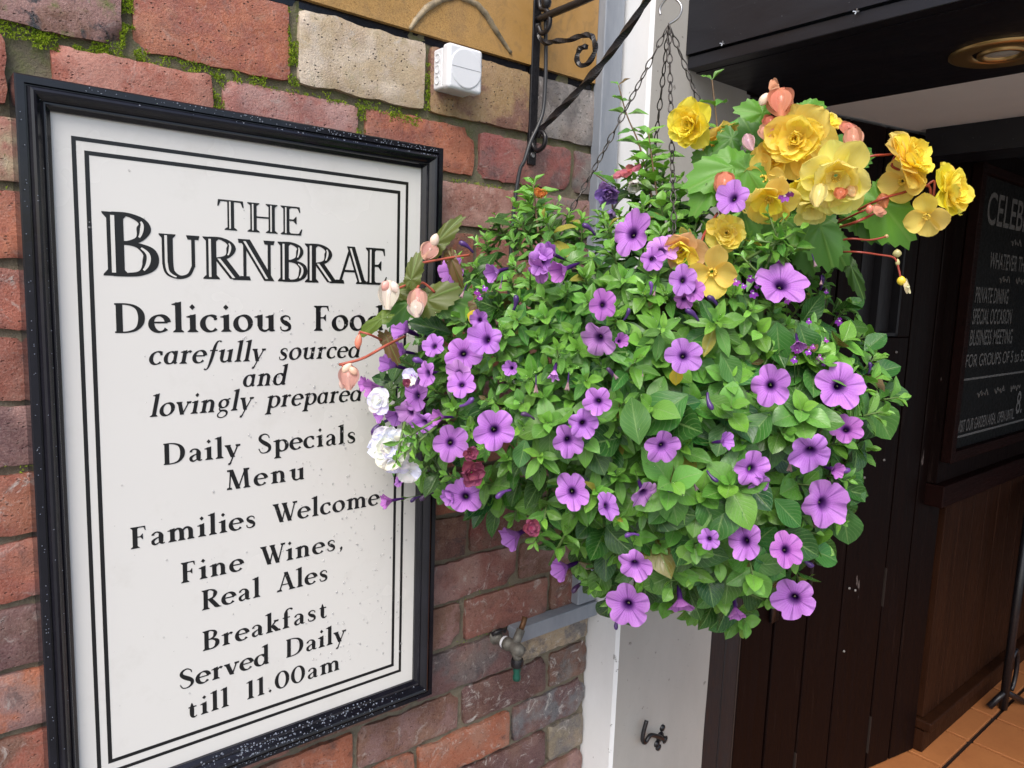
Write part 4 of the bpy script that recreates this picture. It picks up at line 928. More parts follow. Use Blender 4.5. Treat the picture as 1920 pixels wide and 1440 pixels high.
def petunia_mesh(seed, kind='open'):
    r2 = random.Random(seed); nu, rings = 40, [.02,.10,.18,.26,.36,.5,.66,.82,.93,1.0]
    ph = [r2.uniform(-1, 1) for _ in range(5)]; lobe = [r2.uniform(.90, 1.07) for _ in range(5)]; vs, uv = [], []
    side_curl = r2.uniform(-.1, .32); r2_ = [r2.uniform(-1, 1) for _ in range(5)]
    for j, r in enumerate(rings):
        for i in range(nu+1):
            a = i/nu*5; k = int(a) % 5; fr = a-int(a)
            nt = abs(fr-.5)*2                       # 1 at the notch between lobes
            L = lobe[k]*(1-fr)+lobe[(k+1) % 5]*fr if nt < 1 else lobe[k]
            flare = 0 if r < .26 else (r-.26)/.74
            if kind == 'trumpet': rad = .12 + .55*flare**1.3
            elif kind == 'bud': rad = .10+.22*flare
            else: rad = .155+.845*flare
            if r < .26: rad = .05+.105*(r/.26)**.8
            rad *= (1-.24*flare**3*nt**3)*(1+(L-1)*flare)
            th = 2*math.pi*i/nu
            if kind == 'open': z = -1.0*(1-r/.26) if r < .26 else .44*flare**.8-.16*flare**2 + .15*flare*flare*math.sin(a*2*math.pi+ph[k]*.8)*(.5+.5*nt) + .10*ph[k]*flare**2*(1-nt) + .03*math.sin(fr*math.pi*6+seed)*flare**3 - .07*flare*(1-nt)**2 + side_curl*flare*flare*math.cos(th+seed) + .07*r2_[i % 5]*math.sin(fr*math.pi*4+ph[k]*2)*flare**2*.6
            else: z = -.9*(1-r/.26) if r < .26 else .65*flare + .06*math.sin(a*2*math.pi)*flare
            if kind == 'bud': rad *= 1+.35*math.sin(a*2*math.pi)*flare; z += .1*flare
            vs.append(Vector((math.cos(th)*rad, math.sin(th)*rad, z))); uv.append((i/nu, r))
    n = nu+1; fs = [(j*n+i, j*n+i+1, (j+1)*n+i+1, (j+1)*n+i) for j in range(len(rings)-1) for i in range(nu)]
    return fin_mesh('petunia_flower', vs, fs, uv, M['petunia'])
PET = [petunia_mesh(s) for s in range(7)]; PETT = [petunia_mesh(s+20, 'trumpet') for s in range(3)]; PETB = [petunia_mesh(s+40, 'bud') for s in range(3)]
def calyx_mesh():
    b = MB(); b.lathe([(.045,-1.12),(.055,-1.02),(.052,-.94)], (0,0,0), (0,0,1), 8)
    for k in range(5):
        a = k*2*math.pi/5; c, s = math.cos(a), math.sin(a); q = [Vector((c*.05, s*.05, -1.0))]
        t = Vector((-s, c, 0)); b.add([q[0]-t*.03, q[0]+t*.03, Vector((c*.15, s*.15, -.78))+t*.05, Vector((c*.26, s*.26, -.52)), Vector((c*.15, s*.15, -.78))-t*.05], [(0,1,2,3,4)])
    b.tube([(0,0,-1.1),(.03,.02,-1.5),(.10,.05,-2.0)], .03, 5)
    me = bpy.data.meshes.new('calyx'); me.from_pydata([tuple(v) for v in b.v], [], b.f); me.update(); me.materials.append(M['tinted']); return me
CAL = calyx_mesh()
def pollen_mesh():
    b = MB()
    for k in range(3): b.lathe([(.0001,.02),(.014,.012),(.016,0),(.0001,-.01)], (.030*math.cos(k*1.6), .035*math.sin(k*1.6), -.13), (0,0,1), 6)
    me = bpy.data.meshes.new('stamen'); me.from_pydata([tuple(v) for v in b.v], [], b.f); me.update(); me.materials.append(M['tinted']); return me
POL = pollen_mesh()
def petal_fn(wid, cup, curl, seed, notch=0, ruf=.03):
    def f(u, v):
        s = (u-.5)*2
        w = wid*(.22+.78*math.sin(math.pi/2*v/.6)) if v < .6 else wid*math.sqrt(max(0, 1-((v-.6)/.42)**2))
        x = s*w; y = v*(1-.04*s*s) - notch*(1-abs(s))*max(0, v-.85)*3
        z = cup*(s*s*w*1.1)+curl*v*v*.5 + (ruf*1.2*math.sin(s*4+seed)+ruf*math.sin(s*9+seed*2))*v*v + ruf*math.sin(v*8+seed)
        return Vector((x, y, z))
    return f
PETAL = {k: [grid_mesh('petal', 8, 8, petal_fn(w, c, cu, i*2.1, .04, .075 if k == 'petal' else .035), M[k]) for i, (w, c, cu) in enumerate([(.44,.5,.3),(.50,.35,.1),(.40,.6,.5),(.47,.45,-.15)])] for k in ('yellow', 'petal')}
M['white_petal'] = petal_mat('white_petal', 'white')
PETAL['white'] = [grid_mesh('petal', 10, 8, petal_fn(w, c, cu, i*2.1, .05, .055), M['white_petal']) for i, (w, c, cu) in enumerate([(.50,.2,.3),(.56,.15,.1),(.46,.3,.4),(.52,.2,-.2)])]
SHELL = [grid_mesh('petal', 8, 8, petal_fn(.5, .75, .0, i*1.7, -.02, .01), M['petal']) for i in range(2)]
def frame_mtx(p, z, up=Vector((0,0,1)), s=1.0, roll=0):
    z = Vector(z).normalized(); x = up.cross(z)
    if x.length < 1e-3: x = Vector((1,0,0))
    x.normalize(); y = z.cross(x); m = Matrix(((x.x,y.x,z.x),(x.y,y.y,z.y),(x.z,y.z,z.z))).to_4x4() @ Matrix.Rotation(roll, 4, 'Z')
    return Matrix.Translation(p) @ m @ Matrix.Scale(s, 4)
def leaf_mtx(p, d, up, s, wide=1.0):
    y = Vector(d).normalized(); z = (Vector(up)-y*y.dot(Vector(up)))
    if z.length < 1e-3: z = Vector((0,1,0))
    z.normalize(); x = y.cross(z)
    return Matrix.Translation(p) @ Matrix(((x.x,y.x,z.x),(x.y,y.y,z.y),(x.z,y.z,z.z))).to_4x4() @ Matrix.Diagonal((s*wide, s, s, 1))
def inst(name, me, mtx, parent, color=None):
    o = bpy.data.objects.new(name, me); link(o, parent); o.matrix_world = mtx
    if parent:   # parents sit unrotated at scale one, so the local matrix is a plain offset (parts of parts use theirs)
        o.matrix_parent_inverse = Matrix.Identity(4); o.matrix_basis = PW[parent.name].inverted() @ mtx
    PW[o.name] = mtx
    if color: o.color = (*color, 1)
    return o
PW = {}
def plant(name, label, cat_, loc, group=None):
    e = empty(name, loc); tag(e, label, cat_, group); PW[e.name] = Matrix.Translation(Vector(loc)); return e
IN = (HX, HY, CZ)
pet = plant('petunia_plant', 'purple flowered petunia with masses of green leaves, filling most of the basket', 'petunia', (HX, HY, CZ-.01))
beg = plant('begonia_plant', 'yellow double flowered begonia with red stalks at the upper right of the basket', 'begonia', (HX+.08, HY-.08, CZ-.01))
pbg = plant('begonia_plant', 'pale pink budded begonia with bronze leaves trailing over the sign edge', 'begonia', (HX-.10, HY+.04, CZ-.01))
wpt = plant('white_flower_plant', 'ruffled white double flower hanging at the left of the basket before the sign', 'petunia', (HX-.11, HY+.02, CZ-.012))
lob = plant('lobelia_plant', 'small magenta violet lobelia sprays at the right of the basket', 'lobelia', (HX+.10, HY-.02, CZ-.01))
fuc = plant('fuchsia_plant', 'upright fuchsia shoots with a red and violet flower beside the chains', 'fuchsia', (HX, HY+.03, CZ-.01))
mag = plant('magenta_petunia_plant', 'magenta pink petunia half hidden low in the left foliage', 'petunia', (HX-.05, HY+.0, CZ-.015))

# the mound of foliage: outline surveyed from the street, given real depth round the basket's axis
OUT = [(905,440),(965,372),(1040,385),(1110,395),(1180,330),(1240,330),(1300,350),(1400,330),(1500,370),(1560,430),(1555,500),(1600,555),(1660,650),(1690,730),(1680,790),(1620,860),(1615,950),(1590,1010),(1550,1055),(1500,1120),(1400,1150),(1290,1150),(1180,1150),(1110,1110),(1080,1050),(1010,1010),(960,965),(860,950),(775,925),(735,870),(712,790),(705,700),(740,620),(795,560),(850,490)]
CC = (1200, 760)
def inside(u, v, s=1.0):
    a = math.atan2(v-CC[1], u-CC[0]); dx, dy = math.cos(a), math.sin(a); best = 1e9
    for i in range(len(OUT)):
        x0, y0 = OUT[i][0]-CC[0], OUT[i][1]-CC[1]; x1, y1 = OUT[(i+1) % len(OUT)][0]-CC[0], OUT[(i+1) % len(OUT)][1]-CC[1]
        ex, ey = x1-x0, y1-y0; den = dx*ey-dy*ex
        if abs(den) < 1e-9: continue
        t = (x0*ey-y0*ex)/den; q = (x0*dy-y0*dx)/den
        if t > 0 and -1e-6 <= q <= 1+1e-6: best = min(best, t)
    return math.hypot(u-CC[0], v-CC[1])/best
DAX = 1.075
def surf(u, v, push=0, back=False):
    r = min(inside(u, v), 1.0); b = .27*math.sqrt(max(0, 1-r*r)) + .012*noise.noise(Vector((u*.012, v*.012, 0)))*3
    d = DAX + b*.8 if back else DAX-b
    p = at(u, v, d-push)
    lim = -.075 if u < 830 else -.055
    if p.y > lim: p = on(u, v, lim)
    return p
MID = at(1200, 720, DAX+.05)
def outn(p): return (p-MID).normalized()
tocam = lambda p: (CAM-p).normalized()

FLOW = [ # u, v, size, facing right, facing up, kind, tone
 (1187,440,80,-.05,.1,0,0),(1240,472,56,.5,-.2,0,3),(1463,537,88,-.1,.15,0,0),(1376,373,64,-.8,.4,0,1),(1130,572,54,.3,-.1,0,2),(1125,632,64,-.5,-.7,0,3),(1281,668,62,.2,.0,0,1),
 (1445,723,76,.0,-.15,0,0),(1571,725,86,.05,.1,0,0),(1586,806,56,-.2,.2,0,2),(1519,843,70,-.3,-.9,0,1),(1407,878,66,.1,.3,0,0),(1240,835,66,.3,-.2,0,0),(1352,828,40,.9,.1,1,1),
 (1540,943,80,.1,.1,0,0),(1399,1014,68,-.3,.2,0,0),(1472,1031,66,-.1,.5,0,2),(1490,1120,72,-.25,.2,0,0),(1378,1138,40,.1,-1.6,1,2),(1275,1122,58,.0,-2.2,1,2),(1178,1132,72,.0,.15,0,0),
 (1190,1055,58,.3,-.35,0,0),(1073,922,68,.05,.1,0,0),(1136,949,50,.8,.1,0,1),(1205,921,56,.4,-.7,0,3),(927,806,74,.1,.2,0,0),(845,830,68,.35,.1,0,0),(1064,824,62,.3,-.1,0,0),
 (1092,793,58,.2,-.2,0,1),(1122,752,54,-.2,-.3,0,0),(869,664,64,.25,.1,0,0),(914,638,58,-.5,.1,0,1),(862,700,52,-.6,-.3,0,3),(866,722,48,.2,.1,0,0),(850,508,56,-.7,.1,0,0),(935,508,42,-1.2,-.2,1,1),
 (1017,488,56,-.4,-.1,0,1),(1062,503,48,-1.5,-.3,1,2),(873,930,66,.3,.1,0,0),(974,1000,52,-1.1,-.2,1,1),(1064,1062,54,-1.3,-.2,1,0),(783,742,54,-.4,.1,0,0),(742,686,46,-.9,.2,1,1),
 (716,728,46,-1.6,.2,1,2),(765,620,54,-1.1,.5,1,1),(798,790,42,-.4,-.4,0,1),(832,782,36,-1.0,.1,1,2),(747,775,44,-.8,-.9,1,1),(1280,526,54,.1,.2,0,1),(1282,560,40,.2,-.6,0,2),(750,902,22,-.5,-.2,0,1),
 (736,938,32,-1.3,-.2,1,2),(745,602,40,-1.0,.9,1,2),(850,925,40,-.5,-.5,1,1),(1495,640,34,-.1,-1.8,1,2),(1040,695,42,-.3,-1.7,2,3),(1012,505,48,-.3,-.6,0,2),(760,660,40,-.9,.3,1,1),(804,700,44,-.6,0,0,0),(772,772,44,-.5,-.3,0,3),(815,650,40,-.3,.4,0,1),(900,600,36,-.2,.5,0,1),(1040,478,42,-.8,.2,1,1),(1222,486,46,.4,-.2,0,0),(1258,462,40,.5,.2,0,3),(1300,545,40,.4,-.2,0,2),(1160,640,34,.5,-.2,1,2),(960,690,34,-.4,.2,1,1),(1420,905,40,.3,-.4,0,1),(1330,1010,36,-.3,-.3,0,1),(1560,880,38,.5,-.1,1,2),(720,775,38,-1.0,-.1,1,1),(690,720,34,-1.2,.1,1,2),(788,716,36,-1.0,.3,1,1)]
TONE = [(.48,.115,.64),(.38,.08,.56),(.40,.045,.47),(.60,.24,.70)]
BUD = [(875,463,34,-.8,.7),(1105,430,34,-.8,.8),(1220,540,26,.1,1.3),(1300,592,40,-.8,.9),(1338,566,34,-.7,.9),(990,780,30,-1,.5),(875,755,34,.8,.4),(965,570,36,.3,1),(800,930,30,-1,-.5),(780,935,24,-1,-.4),(944,925,34,-.9,-.4),
 (1185,1003,30,-1.2,0),(1330,752,36,.2,-1),(1575,880,36,.9,-.2),(1512,1052,32,.8,-.8),(1335,893,30,.6,-.7),(1265,920,28,.9,0),(800,566,30,.1,1.1),(790,680,36,-1,.6),(712,800,42,-1,-.8),(1157,1168,26,-.3,-1),(1480,362,30,.3,.3),(1630,690,24,.2,.9),(1175,590,26,.5,.9),(1145,700,26,-.4,.8),(1380,1128,20,0,-1),(1085,1100,34,-.9,-.6),(1540,530,30,.2,1)]
pocket = []; BLOOM = []
for k, (u, v, sz, fx, fy, kd, tone) in enumerate(FLOW):
    p = surf(u, v, .055 if (u, v) in ((1463,537),(1178,1132),(1519,843),(1586,806)) else (.026 if v < 1000 else .042)) if (u, v) != (1376, 373) else at(u, v, .835); dep = (p-CAM).dot(FWD); s = sz/2/F*dep*(1.12 if kd == 0 else 1.4)
    z = tocam(p)+RGT*(fx+rnd.gauss(0,.16))+UPV*(fy+rnd.gauss(0,.16))+outn(p)*.35; me = (PET, PETT, PETB)[kd][k % (7 if kd == 0 else 3)]
    mt = frame_mtx(p, z, s=s, roll=rnd.uniform(-.4,.4)) @ Matrix.Diagonal((rnd.uniform(.84,1.06), rnd.uniform(.90,1.06), rnd.uniform(.7,1.35), 1)); c = TONE[tone]; j = rnd.uniform(.92, 1.08)
    f_ = inst('flower', me, mt, pet, tuple(x*j for x in c)); inst('calyx', CAL, mt, f_, (.10,.20,.045))
    if kd == 0: inst('stamen', POL, mt, f_, (.45,.45,.25))
    pocket.append((u, v, sz*.42)); BLOOM.append((p.copy(), sz/2/F*dep))
for k, (u, v, sz, dx, dy) in enumerate(BUD):
    p = surf(u, v, .02); dep = (p-CAM).dot(FWD); s = sz/F*dep; d = (RGT*dx+UPV*dy+tocam(p)*.3).normalized(); p = p-d*s*.5
    b = MB(); side = d.cross(tocam(p)).normalized()
    b.lathe([(.0001,0),(s*.075,s*.05),(s*.08,s*.35),(s*.13,s*.6),(s*.17,s*.78),(s*.12,s*.95),(s*.03,s*1.0)], (0,0,0), d, 9)
    for i, q in enumerate(b.v): b.v[i] = q*(1) + side*.06*s*math.sin(q.dot(d)/s*4)+Vector((0,0,1))*.04*s*noise.noise(q*200)
    o = mesh_obj('bud', b.v, b.f, M['glossy'], None, True); link_c = o; o.color = (*rnd.choice([(.055,.02,.13),(.08,.03,.17),(.16,.06,.30),(.07,.03,.10)]), 1); o.parent = pet; o.location = p-pet.location

# leaves: shoot after shoot
LV = []     # (mesh, matrix, colour, plant, nearness)
stemb = {}
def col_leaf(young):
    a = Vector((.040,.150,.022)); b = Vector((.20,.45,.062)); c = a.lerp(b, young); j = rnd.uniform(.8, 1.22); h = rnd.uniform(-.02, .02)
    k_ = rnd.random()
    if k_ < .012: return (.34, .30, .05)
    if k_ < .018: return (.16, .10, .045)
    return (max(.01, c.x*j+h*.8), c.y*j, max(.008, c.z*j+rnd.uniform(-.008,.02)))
def shoot(tip, axis, size, n, pl, kind=None, length=.075, tone=0, spread=1.0, bend=None):
    kind = kind or LEAF; axis = Vector(axis).normalized(); base = tip-axis*length
    if bend: base = base-Vector(bend)*length*.4
    x = axis.cross(Vector((.3,.2,1))).normalized(); y = axis.cross(x); ph = rnd.uniform(0, 6.28)
    stemb.setdefault(pl.name, MB()).tube([base, base.lerp(tip, .5)+axis*.002, tip], [.0020,.0016,.0009], 5)
    for i in range(n):
        t = i/(n-1) if n > 1 else 1; a = ph+i*2.4; rad = x*math.cos(a)+y*math.sin(a)
        el = (1.42-1.05*t**1.5)*spread + rnd.uniform(-.2, .2)
        d = axis*math.cos(el)+rad*math.sin(el); s = size*(1.0-.62*t**1.5)*rnd.uniform(.8, 1.15)
        if el > .9: d = d+Vector((0,0,-.12))
        p = base.lerp(tip, .25+.75*t)
        up = axis*.9+tocam(p)*.35+Vector((0,0,.45))
        LV.append((rnd.choice(kind), leaf_mtx(p, d, up, s, rnd.uniform(.85, 1.15)), col_leaf(min(1, max(0, t*.9+rnd.uniform(-.15,.35)+tone))), pl, (p-CAM).length))
pts = []; tries = 0
while len(pts) < 270 and tries < 60000:
    tries += 1
    u, v = rnd.uniform(690, 1700), rnd.uniform(330, 1165)
    r = inside(u, v)
    if r > .985: continue
    md = 35+6*(v > 700)+(8 if u > 1300 else 0)
    if any((u-a)**2+(v-c)**2 < md*md for a, c in pts): continue
    pts.append((u, v))
for (u, v) in pts:
    r = inside(u, v); big = (u > 1180 and v > 620)
    near = any((u-a)**2+(v-c)**2 < (q*.85)**2 for a, c, q in pocket)
    p = surf(u, v, rnd.uniform(-.045, .018)-(.03 if near else 0)); n = outn(p)
    ax = n*.8+Vector((0,0,.45))+tocam(p)*(.75 if r < .75 else .3)+Vector((rnd.gauss(0,.28), rnd.gauss(0,.28), rnd.gauss(0,.2)))
    if r > .8:
        p = p+(RGT*(u-CC[0])-UPV*(v-CC[1])).normalized()*rnd.uniform(-.01, .022)
        ax += (RGT*(u-CC[0])-UPV*(v-CC[1])).normalized()*.25
    if v > 950: ax += Vector((0,0,-.45))
    k = ROUND if (big and rnd.random() < .65) else (LEAF if rnd.random() < .9 else ROUND)
    sz = rnd.uniform(.026, .040)*(1.08 if u > 1000 else .92)*(1.22 if big else 1.0)*(1.12 if k is ROUND else 1)
    shoot(p, ax, sz, rnd.randint(10, 15) if not big else rnd.randint(8, 11), pet, k, length=rnd.uniform(.035, .06))
# older, larger leaves deeper in the mound, colour darkened to paint in shade
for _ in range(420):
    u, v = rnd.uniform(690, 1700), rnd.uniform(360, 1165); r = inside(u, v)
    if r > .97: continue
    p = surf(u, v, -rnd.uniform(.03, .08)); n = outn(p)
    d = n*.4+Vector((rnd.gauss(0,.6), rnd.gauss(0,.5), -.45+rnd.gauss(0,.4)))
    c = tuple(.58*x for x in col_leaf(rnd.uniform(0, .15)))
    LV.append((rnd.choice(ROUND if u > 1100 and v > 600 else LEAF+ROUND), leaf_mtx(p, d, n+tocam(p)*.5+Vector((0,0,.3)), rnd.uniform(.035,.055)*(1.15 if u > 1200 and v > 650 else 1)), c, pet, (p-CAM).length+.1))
# the far side of the mound
for _ in range(60):
    u, v = rnd.uniform(760, 1640), rnd.uniform(420, 1100); r = inside(u, v)
    if r > .93: continue
    p = surf(u, v, 0, True); n = outn(p); shoot(p, n+Vector((0,0,.3)), .045, 9, pet, LEAF, length=.05)
# big smooth leaves that stand out of the edge at the right and below
for (u, v, s, dx, dy) in [(1655,785,88,.5,-.8),(1660,690,60,.8,.3),(1680,735,60,1,-.1),(1640,640,52,.6,.6),(1600,570,46,.7,.6),(1612,610,40,1,.2),(1585,985,76,.1,-1),(1545,1035,70,1,-.15),(1365,1095,80,-.1,-1),(1300,1070,80,-.3,-1),(1440,1060,76,.1,-1),
        (1180,1150,56,.2,-1),(1125,1090,66,-.3,-.9),(1240,1090,70,.3,-.8),(1190,790,90,-.2,1),(1245,765,110,-.7,-.4),(1460,640,76,.1,-1),(1510,640,70,.3,-.9),(1370,690,70,.5,-.8),(1480,960,72,.6,-.5),(1330,960,74,.4,-.8),(1240,960,64,-.6,-.6),
        (1060,840,60,.3,-1),(980,850,56,-.2,-1),(1500,760,70,.9,-.2),(1350,760,64,.8,-.4),(1420,800,80,-.6,-.6),(1300,300,0,0,0)]:
    if not s: continue
    p = surf(u, v, .006); dep = (p-CAM).dot(FWD); d = RGT*dx+UPV*dy+tocam(p)*.15; L = s/F*dep; p = p-d.normalized()*L*.5
    LV.append((rnd.choice(ROUND), leaf_mtx(p, d, tocam(p)+UPV*.5, L, 1.0), col_leaf(.15), pet, .3))
# named shoots that break the outline
def shoot_px(u, v, du, dv, size, n, pl, kind=None, length=.1, tone=.3, dep=None, spread=1.0):
    p = at(u, v, dep) if dep else surf(u, v, .0); d = RGT*du-UPV*dv+tocam(p)*.12; shoot(p, d, size, n, pl, kind, length, tone, spread)
for a in [(980,352,-.3,-1,.030,12),(1025,366,.3,-1,.032,12),(1045,402,.4,-.9,.030,11),(1092,398,.2,-1,.032,11),(1195,300,-.2,-1,.036,12),(1252,300,.3,-1,.038,11),(1275,335,.7,-.7,.036,9),(1130,395,-.2,-1,.032,10),(890,450,-.7,-.7,.026,10),(855,475,-.5,-.9,.024,9),(780,545,-.6,-.8,.024,9),(1310,395,.2,-1,.034,9),(1290,430,-.2,-.9,.030,9),(1000,345,.05,-1,.034,14),(1048,378,.5,-.8,.03,9),(960,375,-.5,-.8,.028,10),(905,428,-.9,-.4,.026,9),(930,405,-.7,-.5,.026,8),(1215,255,.05,-1,.045,15),(1230,300,.6,-.5,.05,9),(1160,330,-.9,-.2,.04,8),(1290,345,.6,-.6,.045,8),(1545,560,.6,-.7,.036,11),(1600,700,.4,-.7,.04,10),
          (1625,735,1,.0,.04,9),(760,600,-.8,-.3,.025,9),(790,560,-.2,-.9,.025,9),(735,760,-1,.1,.026,8),(760,860,-1,.5,.028,10),(790,890,-.6,.8,.028,9),(1010,990,-.6,.5,.036,10),(1030,1000,.2,.9,.036,8),(1100,1080,-.7,.5,.036,10),(1080,960,.1,-.2,.03,10),(1515,980,.6,.6,.036,8),(1530,1000,1,.2,.034,8),(1450,650,.2,-.4,.034,9)]:
    shoot_px(*a, pl=pet, length=.09, tone=.25)
for a in [(760,822,-.5,.3,.026,9),(758,850,-.6,.5,.026,9),(742,868,-.2,.9,.022,8)]: shoot_px(*a, pl=pet, length=.05, tone=.2, dep=.868)
# fuchsia: thin upright shoots with leaf pairs
def pairs(pl, path, sizes, tone=.45, dep=1.03, kind=LEAF):
    P3 = [at(u, v, dep) for u, v in path]
    c3 = [Vector(p) for p in cat([tuple(p) for p in P3], 5)]
    b = MB(); b.tube(c3, [.0018-.0010*i/len(c3) for i in range(len(c3))], 6); o = b.build('stem', M['tinted'], None, True); o.color = (.16,.10,.05,1); o.parent = pl; o.location = -pl.location
    n = len(sizes)
    for i, s in enumerate(sizes):
        q = c3[int((len(c3)-1)*(1-i/n*.72))]; a = i*1.57+.5
        for sg_ in (1, -1):
            d = RGT*math.cos(a)*sg_+tocam(q)*math.sin(a)*sg_*.9+UPV*(.9 if i == 0 else .45-.05*i)
            LV.append((rnd.choice(kind), leaf_mtx(q, d, UPV+tocam(q)*.6, s, .95), col_leaf(tone+rnd.uniform(0,.4)), pl, .2))
pairs(fuc, [(1230,400),(1215,340),(1198,270),(1175,215),(1160,160)], [.018,.026,.030,.033,.036,.030], dep=1.06)
pairs(fuc, [(1350,420),(1352,330),(1345,240),(1335,150)], [.020,.034,.040,.034,.034], dep=.95)
pairs(fuc, [(1150,400),(1142,350),(1118,328)], [.010,.012], dep=1.08)
pairs(fuc, [(1010,440),(1004,390),(1000,345)], [.020,.028,.034,.036,.036], dep=.98, tone=.7)
pairs(fuc, [(1240,420),(1228,340),(1216,250)], [.024,.034,.042,.048,.044], dep=.99, tone=.5)
def many_petals(pl, u, v, size, dep, facing, color, mk='petal', whorls=((6,.95,1.35),(5,.75,.9),(5,.5,.5)), cjit=.08, roll=0, name='flower', center=(.8,.6,.1), ocol=None, droop=0):
    p = at(u, v, dep); s = size/2/F*dep; z = (tocam(p)+RGT*facing[0]+UPV*facing[1]).normalized(); mt = frame_mtx(p, z, roll=roll)
    b = MB()
    for k in range(9 if len(whorls) < 4 else 5): b.lathe([(.0001,s*.14),(s*.05,s*.12),(s*.04,s*.02)], (s*.09*math.cos(k*2.4), s*.09*math.sin(k*2.4), 0), (math.cos(k*2.4)*.4, math.sin(k*2.4)*.4, 1), 5)
    o = mesh_obj(name, b.v, b.f, M['tinted'], None, True); me = o.data; bpy.data.objects.remove(o); r0 = inst(name, me, mt, pl, center)
    for w_, (n, L, el) in enumerate(whorls):
        for k in range(n):
            a = 2*math.pi*(k+.5*w_)/n+rnd.uniform(-.2,.2); e = el+rnd.uniform(-.32,.25)
            rad = Vector((math.cos(a), math.sin(a), 0)); d = rad*math.sin(e)+Vector((0,0,1))*math.cos(e); up = Vector((0,0,1))*math.sin(e)-rad*math.cos(e)
            lm = leaf_mtx(rad*s*.06+Vector((0,0,-s*.06*(2-w_))), d, up, s*L*rnd.uniform(.9,1.1), rnd.uniform(.9,1.15))
            c = ocol if (ocol and w_ == 0) else color; j = rnd.uniform(1-cjit, 1+cjit)
            inst('petal', rnd.choice(PETAL[mk]), mt @ lm, r0, (min(1,c[0]*j), min(1,c[1]*j*rnd.uniform(.94,1.06)), c[2]*j*rnd.uniform(.8,1.3)))
    return p
YL = (1,.86,.07); YO = (1,.76,.15); YP = (1,.90,.25); FULL = ((7,1,1.45),(7,.85,1.15),(6,.66,.85),(6,.45,.5),(4,.3,.25))
for a in [(1297,236,88,.93,(-.7,.1),YL,FULL,YL),(1348,262,74,.96,(.9,-.6),YO,FULL[:3],YO),(1495,262,122,.86,(-.15,.1),(1,.84,.12),FULL,YO),(1567,330,126,.83,(.1,-.35),YP,((7,1,1.4),(6,.8,1.05),(5,.5,.6)),YP),
          (1432,335,84,.88,(-.4,.0),YO,((4,1,1.3),),YO),(1443,372,96,.85,(-.1,-1.0),YL,((6,1,1.35),(5,.7,.9)),YO),(1362,437,68,.87,(.05,.05),(1,.85,.18),FULL,(1,.85,.18)),(1282,468,84,.86,(-.3,-.4),YL,((6,1,1.2),(6,.8,.8),(5,.5,.4)),(.92,.60,.30)),
          (1335,510,96,.85,(.1,-.2),YO,((4,1,1.4),),YO),(1703,300,104,.86,(.9,.6),(1,.82,.08),FULL,YO),(1692,340,80,.87,(-.3,-.3),YO,((4,1,1.35),),YO),(1777,358,96,.85,(1.1,.1),(1,.82,.10),FULL,YL),(1738,405,76,.85,(-.4,-.7),YO,((4,1,1.3),),YO),
          (1525,385,76,.86,(-.2,-1.2),YP,((5,1,1.2),(4,.7,.7)),YP),(1450,296,78,.88,(-.6,.3),YO,((6,1,1.25),(5,.7,.8)),YO),(1512,352,74,.86,(-.3,-.6),YL,((6,1,1.2),(6,.8,.9),(5,.5,.4)),YL),(1548,232,60,.885,(.6,.9),YL,((6,1,1.3),(5,.7,.8)),YO)]:
    u, v, sz, dp, fc, c, wh, oc = a; many_petals(beg, u, v, sz*1.08, dp, fc, c, 'yellow', wh, ocol=oc, center=(.85,.6,.08))
def pod(pl, u, v, w, h, dep, color, tilt=0, color2=None, name='bud'):
    p = at(u, v, dep); s = dep/F; ax = (UPV*math.cos(tilt)+RGT*math.sin(tilt)).normalized(); b = MB()
    if w >= 20 and name == 'bud':     # two shell-shaped outer petals closed over the bud
        L = h*s*1.1; me0 = MB(); me0.lathe([(.0001,-.5*L),(w*s*.16,-.2*L),(w*s*.22,.1*L),(.0001,.38*L)], (0,0,0), ax, 8)
        o = mesh_obj(name, me0.v, me0.f, M['glossy'], None, True); me = o.data; bpy.data.objects.remove(o)
        r0 = inst(name, me, Matrix.Translation(p), pl, tuple(c*.8 for c in color)); tc = tocam(p)
        sd_ = ax.cross(tc)
        for k, (off, j, tw) in enumerate(((.16, 1, .15), (-.12, .85, -.1), (.05, .92, 1.1), (.05, .95, -1.1))):
            up = -(tc*math.cos(tw)+sd_*math.sin(tw)) if off > 0 else tc
            inst('petal', SHELL[k % 2], leaf_mtx(p-ax*L*.52-up*w*s*.18, ax, up, L, (w/h)*(1.0 if k < 2 else .6)*rnd.uniform(.95,1.05)), r0, tuple(min(1, c*j*rnd.uniform(.95,1.08)) for c in color))
        return r0
    b.lathe([(.0001,-h/2*s)]+[(w/2*s*math.sin(math.pi*t)**.6*(1.1-.25*t), (t-.5)*h*s) for t in [i/9 for i in range(1, 9)]]+[(.0001,h/2*s)], (0,0,0), ax, 16)
    for i, q in enumerate(b.v): b.v[i] = q - tocam(p)*q.dot(tocam(p))*.35
    o = mesh_obj(name, b.v, b.f, M['glossy'], pl, True); o.location = p-pl.location; o.color = (*color, 1); return o
COR = (.78,.27,.16); PNK2 = (.80,.42,.33); CRM = (.85,.68,.52)
